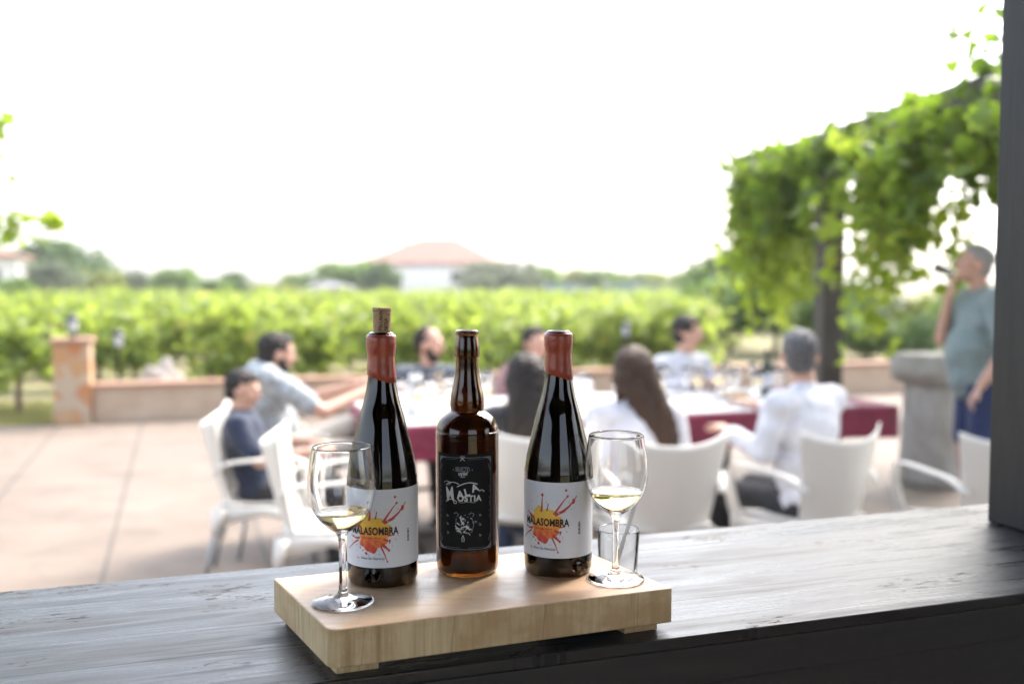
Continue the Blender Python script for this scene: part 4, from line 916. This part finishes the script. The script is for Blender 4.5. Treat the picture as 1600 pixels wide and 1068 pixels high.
mb = MB(); bm = bmesh.new(); bmesh.ops.create_cone(bm, cap_ends=True, segments=40, radius1=.23, radius2=.20, depth=.76); bmesh.ops.subdivide_edges(bm, edges=[e for e in bm.edges if abs(e.verts[0].co.z - e.verts[1].co.z) > .1], cuts=10)
for q in bm.verts: f_ = 1 + .05 * math.sin(math.atan2(q.co.y, q.co.x) * 3 + q.co.z * 4) + .02 * math.sin(q.co.z * 30); q.co.x *= f_; q.co.y *= f_
me = bpy.data.meshes.new('shaft'); bm.to_mesh(me); bm.free(); o = link('shaft', me, M['greystone'], sc_); o.location = (0, 0, .38)
bm = bmesh.new(); bmesh.ops.create_cone(bm, cap_ends=True, segments=40, radius1=.29, radius2=.31, depth=.20); bmesh.ops.bevel(bm, geom=bm.edges[:], offset=.02, segments=3, affect='EDGES')
for q in bm.verts: f_ = 1 + .04 * math.sin(math.atan2(q.co.y, q.co.x) * 5); q.co.x *= f_; q.co.y *= f_
me = bpy.data.meshes.new('slab_cap'); bm.to_mesh(me); bm.free(); o = link('slab_cap', me, M['greystone'], sc_); o.location = (0, 0, .862)

# ------------------------------------------------------------------ foliage
OUT_LOBED = [(0, .02), (.28, -.12), (.5, .12), (.36, .36), (.52, .62), (.24, .62), (0, 1.0), (-.24, .62), (-.52, .62), (-.36, .36), (-.5, .12), (-.28, -.12)]
OUT_SIMPLE = [(0, 0), (.45, .3), (.3, .75), (0, 1), (-.3, .75), (-.45, .3)]
def leaves(C, size, rng, lobed=True, droop=.3, jit=.35):
    """C (n,3) leaf positions -> numpy verts, faces; each leaf an own little fan, gently folded"""
    OUT = np.array(OUT_LOBED if lobed else OUT_SIMPLE); K = len(OUT); n_ = len(C)
    P = np.zeros((K + 1, 3)); P[0] = (0, .42, .0); P[1:, 0] = OUT[:, 0]; P[1:, 1] = OUT[:, 1]; P[1:, 2] = -np.abs(OUT[:, 0]) * .35 - OUT[:, 1] ** 2 * .12
    nr = rng.normal(size=(n_, 3)); nr[:, 2] = np.abs(nr[:, 2]) + .2; nr /= np.linalg.norm(nr, axis=1)[:, None]
    up = rng.normal(size=(n_, 3)); up[:, 2] -= droop * 3; up -= nr * (up * nr).sum(1)[:, None]; up /= np.linalg.norm(up, axis=1)[:, None]
    sd_ = np.cross(up, nr); s_ = size * (1 + jit * rng.normal(size=n_).clip(-1.5, 1.5))[:, None, None]
    Vv = C[:, None, :] + s_ * (P[None, :, 0:1] * sd_[:, None, :] + P[None, :, 1:2] * up[:, None, :] + P[None, :, 2:3] * nr[:, None, :])
    base = (np.arange(n_) * (K + 1))[:, None, None]; tri = np.array([(0, 1 + k, 1 + (k + 1) % K) for k in range(K)])[None]
    return Vv.reshape(-1, 3), (base + tri).reshape(-1, 3)
def np_mesh(name, Vv, F):
    me = bpy.data.meshes.new(name); me.vertices.add(len(Vv)); me.vertices.foreach_set('co', Vv.astype(np.float32).ravel())
    me.loops.add(F.size); me.loops.foreach_set('vertex_index', F.astype(np.int32).ravel()); me.polygons.add(len(F))
    me.polygons.foreach_set('loop_start', np.arange(0, F.size, 3, dtype=np.int32)); me.polygons.foreach_set('loop_total', np.full(len(F), 3, dtype=np.int32)); me.update(calc_edges=True); return me
rng = np.random.default_rng(5)
# --- vineyard: rows parallel to the wall
vinef, vinet = [], []
for k in range(5):
    r_ = np.random.default_rng(100 + k); C = []
    for sh in range(30):                # shoots rising and arching from the cordon
        x0 = r_.uniform(-.55, .55); z0 = r_.uniform(.55, .85); x1 = x0 + r_.normal() * .22; y1 = r_.normal() * .28; z1 = r_.uniform(1.1, 1.5) if r_.random() < .66 else r_.uniform(.35, .8)
        m_ = 15; t_ = np.sort(r_.random(m_))[:, None]
        P = np.array([x0, 0, z0]) * (1 - t_) + np.array([x1, y1, z1]) * t_ + r_.normal(size=(m_, 3)) * .06; C.append(P)
    C = np.concatenate(C); C[:, 2] = np.clip(C[:, 2], .35, 1.56); vinef.append(np_mesh('foliage', *leaves(C, .125, r_)))
    mb = MB(); q = r_.normal(size=4) * .03
    mb.tube([(0, 0, 0), (q[0], q[1], .25), (q[2], q[3], .5), (.02, 0, .68)], [.05, .036, .032, .04], 9); mb.tube([(-.5, 0, .72), (-.2, 0, .70), (.02, 0, .68), (.25, 0, .71), (.5, 0, .70)], [.014, .02, .028, .02, .014], 7)
    me = bpy.data.meshes.new('trunk'); me.from_pydata(mb.v, [], mb.f); me.materials.append(M['vinewood']); vinet.append(me)
for me in vinef: me.materials.append(M['vine_leaf'])
rv = random.Random(9); nv = 0
def vine(p, first, label):
    global nv
    root = empty('grapevine', tuple(p), TH + rv.uniform(-.15, .15) + (math.pi if rv.random() < .5 else 0), label, 'grapevine', 'grapevines in the nearest vineyard row' if first else 'grapevines in the rows farther back')
    k = rv.randrange(5); s_ = rv.uniform(.78, .90); root.scale = (1.05, 1.05, s_)
    for nm, ms in (('foliage', vinef), ('trunk', vinet)):
        o_ = bpy.data.objects.new(nm, ms[k]); COL.objects.link(o_); o_.parent = root
    nv += 1
for row in range(12):
    v0 = 1.15 + row * 2.1 + (.4 if row else 0)
    for k in range(60):
        p = W(-6 + k * 1.02 + rv.uniform(-.12, .12) + (row % 2) * .5, v0 + rv.uniform(-.1, .1), -.02)
        px = 800 + 1556 * p.x / p.y
        if px < -140 or px > 1150: continue
        if row == 0 and 165 < px < 255: continue
        if nv > 285: continue
        vine(p, row == 0, 'leafy grapevine in the nearest vineyard row just behind the low wall' if row == 0 else 'grapevine in the rows farther back, only its bright leafy top showing')
# grass tufts at the terrace edge
def grass(n_, u0, u1, v0, v1, label):
    C = np.zeros((n_, 3)); uu = rng.uniform(u0, u1, n_); vv = rng.uniform(v0, v1, n_); P = np.array([list(W(a, b)) for a, b in zip(uu, vv)]); h_ = rng.uniform(.04, .13, n_)[:, None]
    d = rng.normal(size=(n_, 3)) * .35; d[:, 2] = 1; s_ = rng.normal(size=(n_, 3)); s_[:, 2] = 0; s_ /= np.linalg.norm(s_, axis=1)[:, None]
    Vv = np.stack([P - s_ * .006, P + s_ * .006, P + d * h_], 1).reshape(-1, 3); Vv[:, 2] -= .02; F = np.arange(3 * n_).reshape(-1, 3)
    o_ = link('grass', np_mesh('grass', Vv, F), M['grass_blade']); tag(o_, label, 'grass', kind='stuff')
grass(26000, -8, -.45, .05, 2.0, 'short dry grass at the terrace edge left of the pillar')
# --- trees
def crown_mesh(name, seed, nleaf, ncl, lsz, flat=1.0):
    r_ = np.random.default_rng(seed); c = r_.normal(size=(ncl, 3)); c /= np.linalg.norm(c, axis=1)[:, None]; c *= (r_.random((ncl, 1)) ** .45) * np.array([.82, .82, .80 * flat]); c[:, 2] = np.where(c[:, 2] < -.55, -.55, c[:, 2])
    rad = r_.uniform(.12, .26, ncl); id_ = r_.integers(0, ncl, nleaf); C = c[id_] + r_.normal(size=(nleaf, 3)) * rad[id_][:, None] * .62
    return np_mesh(name, *leaves(C, lsz, r_, False, .1))
KINDS_ = {}
for kd, (m_, nl, ncl, ls) in {'dark': ('tree_dark', 5200, 60, .085), 'olive': ('tree_olive', 4200, 50, .075), 'mid': ('tree_mid', 4600, 55, .085), 'yel': ('tree_yel', 3600, 45, .085)}.items():
    KINDS_[kd] = []
    for q in range(2):
        me = crown_mesh('crown', hash(kd) % 97 + q * 31 if False else {'dark': 3, 'olive': 17, 'mid': 29, 'yel': 41}[kd] + q, nl, ncl, ls); me.materials.append(M[m_]); KINDS_[kd].append(me)
tmb = MB(); tmb.tube([(0, 0, 0), (.01, .01, .18), (-.01, 0, .36), (.01, 0, .55)], [.045, .032, .028, .02], 9)
for a_ in range(5):
    an = a_ * 1.257; tmb.tube([(0, 0, .30 + .03 * a_), (.1 * math.cos(an), .1 * math.sin(an), .45 + .02 * a_), (.24 * math.cos(an), .24 * math.sin(an), .62 + .03 * a_)], [.018, .012, .005], 6)
tme = bpy.data.meshes.new('trunk'); tme.from_pydata(tmb.v, [], tmb.f); tme.materials.append(M['trunk'])
def tree(px, ytop, wpx, D, kd, label, group=None, low=.15, cat='tree', name='tree'):
    """px, width as seen, turned into a real position at distance D with its real height"""
    x = (px - 800) / 1556 * D; h_ = (1.5 + (440 - ytop) / 1556 * D) * 1.07; wd = wpx / 1556 * D * 1.12; root = empty(name, (x, D, -.02), rv.uniform(0, 6), label, cat, group)
    tr = bpy.data.objects.new('trunk', tme); COL.objects.link(tr); tr.parent = root; tr.scale = (h_ * .8, h_ * .8, h_)
    cr = bpy.data.objects.new('crown', KINDS_[kd][rv.randrange(2)]); COL.objects.link(cr); cr.parent = root
    zc_ = h_ * (1 + low) / 2; cr.location = (0, 0, zc_); cr.scale = (wd / 2 / .93, wd / 2 / .93, h_ * (1 - low) / 2 / .93); return root
tree(97, 377, 150, 72, 'dark', 'big dark green round tree behind the vineyard above the stone pillar')
tree(78, 412, 120, 56, 'olive', 'grey-green olive tree in front of the big dark tree')
tree(160, 418, 70, 60, 'yel', 'yellowish bushy tree just right of the olive tree')
tree(10, 432, 90, 48, 'mid', 'green bush at the left end of the tree line beside the white house')
for k, (px, yt, wp, D, kd, lb) in enumerate([(205, 425, 45, 66, 'olive', 'small grey-green tree right of the yellowish one'), (275, 424, 62, 70, 'mid', 'rounded green tree above the left vineyard rows'), (325, 440, 60, 62, 'mid', 'low green bush between two rounded trees'), (372, 433, 48, 66, 'dark', 'small dark rounded tree above the boy'), (240, 436, 60, 75, 'mid', 'pale green bush behind the rounded left tree'),
        (430, 446, 70, 60, 'yel', 'low yellow-green bush left of the grey shed roof'), (470, 432, 60, 72, 'mid', 'slim green tree left of the shed roof'), (545, 414, 110, 74, 'mid', 'broad green tree in front of the left side of the house'), (592, 418, 50, 70, 'dark', 'darker green tree touching the white house wall'),
        (790, 408, 105, 70, 'olive', 'grey-green tree right of the house, tallest there'), (838, 420, 70, 76, 'mid', 'green tree right of the tall grey-green tree'), (745, 432, 50, 62, 'olive', 'small olive bush at the right corner of the house'), (895, 424, 70, 82, 'yel', 'bright green tree above the blue netting'), (945, 427, 70, 80, 'mid', 'mid green tree above the middle of the blue netting'),
        (1000, 430, 80, 84, 'mid', 'green tree above the right part of the netting'), (1055, 432, 80, 78, 'yel', 'yellow-green tree above the netting end'), (1105, 424, 90, 60, 'mid', 'green tree left of the pergola vines'), (1165, 400, 150, 34, 'dark', 'large dark tree standing behind the left end of the pergola'), (1240, 415, 120, 30, 'olive', 'grey-green tree behind the pergola post'),
        (1128, 440, 120, 24, 'mid', 'leafy bush at the right end of the vineyard'), (1212, 425, 150, 21, 'dark', 'dark green bush behind the head of the grey-haired man'), (1275, 455, 90, 19.5, 'mid', 'low green bush just behind the pergola post')]):
    tree(px, yt - 7, wp * 1.15, D, kd, lb)
for k, (px, yt, wp, D, kd, lb) in enumerate([(1330, 440, 90, 27, 'dark', 'dark bush right of the pergola post behind the path'), (1395, 455, 110, 24, 'olive', 'grey-green shrub hanging over the gravel path'), (1452, 448, 80, 23, 'yel', 'bright green shrub left of the standing man'), (1360, 490, 130, 19.5, 'mid', 'low green bush along the path behind the stone column'), (1440, 492, 90, 19, 'dark', 'low dark green bush behind the cap of the stone column'), (1520, 440, 120, 22, 'mid', 'green shrub behind the standing man'), (1600, 420, 140, 24, 'dark', 'dark shrub hidden behind the near post')]):
    tree(px, yt, wp, D, kd, lb, low=.02, cat='shrub', name='shrub')
# --- buildings far behind
def hip_roof(w_, d_, z0, z1, ov=.5):
    a_, b_ = w_ / 2 + ov, d_ / 2 + ov; rx = max(0.01, (w_ - d_) / 2)
    return MB().add([(-a_, -b_, z0), (a_, -b_, z0), (a_, b_, z0), (-a_, b_, z0), (-rx, 0, z1), (rx, 0, z1), (-a_, -b_, z0 - .15), (a_, -b_, z0 - .15), (a_, b_, z0 - .15), (-a_, b_, z0 - .15)],
                    [(0, 1, 5, 4), (1, 2, 5), (2, 3, 4, 5), (3, 0, 4), (6, 7, 1, 0), (7, 8, 2, 1), (8, 9, 3, 2), (9, 6, 0, 3), (9, 8, 7, 6)])
def house(loc, rz, w_, d_, hw, hr, label, wins):
    h_ = empty('house', loc, rz, label, 'house')
    MB().box((0, 0, hw / 2), (w_, d_, hw)).build('wall', M['white_wall'], h_, False)
    rf = hip_roof(w_, d_, hw + .16, hr).build('roof', M['tiles'], h_, False); MB().box((-w_ * .28, d_ * .1, hr - .5), (.6, .6, 1.4)).build('chimney', M['white_wall'], rf, False)
    for x, z, a_, b_ in wins:
        wf = MB().box((x, -d_ / 2 - .03, z), (a_ + .16, .06, b_ + .16)).build('window', M['shutter'], h_, False); MB().box((x, -d_ / 2 - .075, z), (a_, .03, b_)).build('pane', M['dark_pane'], wf, False)
    return h_
D = 88; hs = house(((680 - 800) / 1556 * D, D + 4, 0), R(-8), 11.6, 8.4, 3.0, 5.5, 'pale house with a pinkish hipped tile roof behind the vineyard', [(-2.9, 1.5, 1.0, 1.2), (2.6, 1.9, 1.6, .7)])
MB().box((0, -4.6, 1.3), (4.2, 1.6, 2.6)).build('porch', M['white_wall'], hs, False)
house(((-85 - 800) / 1556 * 62, 64, 0), R(20), 7, 6, 3.0, 4.2, 'white house cut by the left edge behind the leafy branch', [(2, 1.6, 1, 1.2)])
sh = empty('shed', ((515 - 800) / 1556 * 58, 58, 0), R(6), 'low grey-roofed shed among trees left of the house', 'shed')
MB().box((0, 0, .58), (2.4, 2.4, 1.16)).build('wall', M['shutter'], sh, False); hip_roof(2.6, 2.4, 1.17, 1.55, .25).build('roof', M['grey_roof'], sh, False)
nf = empty('netting_fence', ((970 - 800) / 1556 * 66, 66, 0), R(4), 'bluish netting fence between the vineyard and right-hand trees', 'fence')
V_, F = grid_mesh(lambda u, v: (-5.1 + 10.2 * u, .06 * math.sin(u * 40), v * (1.25 + .1 * math.sin(u * 14))), 60, 4); solid('netting', V_, F, .02, M['netting'], nf)
for k in range(6): MB().tube([(-5.1 + 2.04 * k, -.06, 0), (-5.1 + 2.04 * k, -.06, 1.42)], .04, 8).build('fence_post', M['alu'], nf)

# ------------------------------------------------------------------ pergola with its vine
PB = lambda Y: Vector((2.48 - .1126 * (Y - 7.8), Y, 0)); pd = (PB(9.3) - PB(7.8)).normalized(); pa = math.atan2(pd.y, pd.x)
pg = empty('pergola', (2.48 + 1.5, 6.6, 0), 0, 'dark timber pergola with vines hanging from its beams', 'pergola')
def pb(name, a_, b_, w_, h_):                # beam from a_ to b_ (centre line)
    a_, b_ = Vector(a_), Vector(b_); d = (b_ - a_).normalized(); s_ = d.cross(Vector((0, 0, 1))); s_ = s_.normalized() if s_.length > .1 else Vector((math.cos(pa + 1.57), math.sin(pa + 1.57), 0)); u_ = s_.cross(d)
    P = []
    for p in (a_, b_):
        for x, y in ((-1, -1), (1, -1), (1, 1), (-1, 1)): P.append(p + s_ * x * w_ / 2 + u_ * y * h_ / 2 - Vector(pg.location))
    return MB().add(P, [(3, 2, 1, 0), (4, 5, 6, 7), (0, 1, 5, 4), (1, 2, 6, 5), (2, 3, 7, 6), (3, 0, 4, 7)]).build(name, M['pergola'], pg, False, bevel=.006)
side = Vector((pd.y, -pd.x, 0)); a_, b_ = PB(3.2), PB(9.3)
pb('beam', a_ + Vector((0, 0, 2.57)), b_ + Vector((0, 0, 2.57)), .12, .2); pb('beam', a_ + side * 3 + Vector((0, 0, 2.57)), b_ + side * 3 + Vector((0, 0, 2.57)), .12, .2)
for Y in (3.6, 7.8):
    for o_ in (0, 3): p = PB(Y) + side * o_; pb('post', p, p + Vector((0, 0, 2.468)), .17, .17)
for k in range(13):
    p = PB(3.35 + k * .48); pb('rafter', p + side * .065 + Vector((0, 0, 2.60)), p + side * 2.935 + Vector((0, 0, 2.60)), .06, .1)
gv = empty('climbing_vine', tuple(PB(7.8) + Vector((.055, .17, 0))), 0, 'lush green climbing vine covering the pergola and trailing down in long strands', 'vine')
gl = Vector(gv.location)
C = []; C2 = []; stems = MB()
r_ = np.random.default_rng(77)
stems.tube([(0, 0, 0), (.03, -.02, .6), (-.03, .03, 1.3), (.02, 0, 1.9), (.06, -.1, 2.5)], [.04, .03, .028, .025, .02], 8)
def hang_len(Y): return float(np.interp(Y, [3, 5.2, 5.7, 6.4, 7.0, 7.45, 7.9, 8.2, 8.7, 9.3, 9.6], [.3, .52, .66, 1.0, 1.3, .6, .5, 1.1, 1.3, 1.2, .9]))
for k in range(250):
    Y = r_.uniform(3.3, 9.55); o_ = r_.normal() * .16 - .03
    if 7.3 < Y < 8.15 and r_.random() < .55: continue
    p = PB(Y) + side * o_; L = hang_len(Y) * r_.uniform(.3, 1.0) ** .8
    ztop = 2.60 + r_.normal() * .035; m_ = int(10 + L * 24); t_ = np.sort(r_.random(m_)); sw = r_.normal(size=2) * .14
    pts = np.stack([p.x + sw[0] * t_ + r_.normal(size=m_) * .06, p.y + sw[1] * t_ + r_.normal(size=m_) * .06, ztop - L * t_], 1)
    (C2 if L > .85 and r_.random() < .8 else C).append(pts[: int(m_ * .6)] if L > .85 else pts)
    if L > .85: C2.append(pts[int(m_ * .45):])
    stems.tube([Vector((p.x, p.y, ztop)) - gl, Vector((p.x + sw[0] * .5 + .02, p.y + sw[1] * .5, ztop - L * .5)) - gl, Vector((p.x + sw[0], p.y + sw[1], ztop - L * .97)) - gl], [.006, .004, .002], 5)
for k in range(44):                    # the trailing strands to either side of the post
    Y = r_.choice([6.5, 6.75, 7.0, 8.35, 8.6, 8.9, 9.15, 9.4]) + r_.normal() * .1; p = PB(Y) + side * r_.normal() * .12; L = r_.uniform(.9, 1.55) * (.8 if Y < 6.7 else 1); m_ = int(L * 20); t_ = r_.random(m_)
    C2.append(np.stack([p.x + r_.normal(size=m_) * .05, p.y + r_.normal(size=m_) * .05, 2.5 - L * t_], 1)); stems.tube([Vector((p.x, p.y, 2.5)) - gl, Vector((p.x, p.y, 2.5 - L)) - gl], [.005, .002], 5)
# over the roof
m_ = 5200; Yv = r_.uniform(3.3, 9.6, m_); ov = r_.uniform(-.10, 3.1, m_); pts = np.zeros((m_, 3))
for i in range(m_): p = PB(Yv[i]) + side * ov[i]; pts[i] = (p.x, p.y, 2.60 + r_.normal() * .04)
C.append(pts)
# shoots standing up near the viewer end, and the far end clump
for (Yc, n_, zt) in ((5.72, 46, .22), (9.3, 40, .05)):
    p = PB(Yc); C.append(np.stack([p.x + r_.normal(size=n_) * .12 - .02, p.y + r_.normal(size=n_) * .09, 2.64 + np.abs(r_.normal(size=n_)) * zt * .7], 1))
C = np.concatenate(C) - np.array(gl); C2 = np.concatenate(C2) - np.array(gl)
link('foliage', np_mesh('foliage', *leaves(C, .088, r_)), M['pergola_leaf'], gv); link('hanging_foliage', np_mesh('hanging_foliage', *leaves(C2, .082, r_, True, .7)), M['young_leaf'], gv)
p = PB(5.6); stems.tube([Vector((p.x, p.y, 2.75)) - gl, Vector((p.x - .04, p.y, 2.88)) - gl, Vector((p.x - .18, p.y, 3.02)) - gl], [.004, .003, .002], 5)
stems.build('stem', M['vinewood'], gv)
link('tip_leaf', np_mesh('tip_leaf', *leaves(np.array([list(Vector((p.x - .18, p.y, 3.02)) - gl)]), .06, r_)), M['pergola_leaf'], gv)
# --- leafy branches reaching in at the left edge
ft = empty('tree', (-3.7, 5.2, 0), 0, 'tree outside the left edge whose leafy branch tips reach into view', 'tree')
mb = MB(); mb.tube([(0, 0, 0), (.05, .02, .8), (-.03, 0, 1.5), (.05, .05, 2.2)], [.13, .10, .085, .06], 12)
mb.build('trunk', M['trunk'], ft)
tips = [(12, 205, 5.0), (2, 235, 5.0), (-20, 215, 5.0), (-15, 345, 5.0), (18, 345, 5.0), (42, 350, 5.05), (2, 366, 5.0), (90, 358, 5.1), (84, 350, 5.1), (-30, 385, 5.0)]
C = []; bmb = MB()
for px, py, D in tips:
    x = (px - 800) / 1556 * D; z = 1.5 + (440 - py) / 1556 * D; p = np.array([x + 3.7, D - 5.2, z]); C.append(p + r_.normal(size=(7 if px < 60 else 4, 3)) * (.04 if px < 60 else .025))
    bmb.tube([(.04, .03, 1.9), tuple(p * .5 + np.array([0, 0, 1.15])), tuple(p)], [.02, .008, .003], 6)
C.append(np.array([.1, 0, 2.5]) + r_.normal(size=(700, 3)) * np.array([.38, .6, .45]))
bmb.build('branch', M['trunk'], ft); C = np.concatenate(C)
C = C[(C[:, 0] < .72) | (np.arange(len(C)) < len(C) - 700)]
link('crown', np_mesh('crown', *leaves(C, .072, r_)), M['young_leaf'], ft)
# ---- pale evening air
if True:
    hz = MB().box((0, 190, 10), (560, 440, 22.4)).build('haze', None, None, False); hm = bpy.data.materials.new('haze'); hm.use_nodes = True; t_ = hm.node_tree; t_.nodes.clear()
    pv = t_.nodes.new('ShaderNodeVolumePrincipled'); om = t_.nodes.new('ShaderNodeOutputMaterial'); pv.inputs['Color'].default_value = (.97, .97, 1, 1); pv.inputs['Density'].default_value = .0010; pv.inputs['Anisotropy'].default_value = .5
    t_.links.new(pv.outputs[0], om.inputs['Volume']); hz.data.materials.append(hm); tag(hz, kind='stuff', label='pale evening haze over the vineyard')
print('objects', len(bpy.data.objects), 'vines', nv)
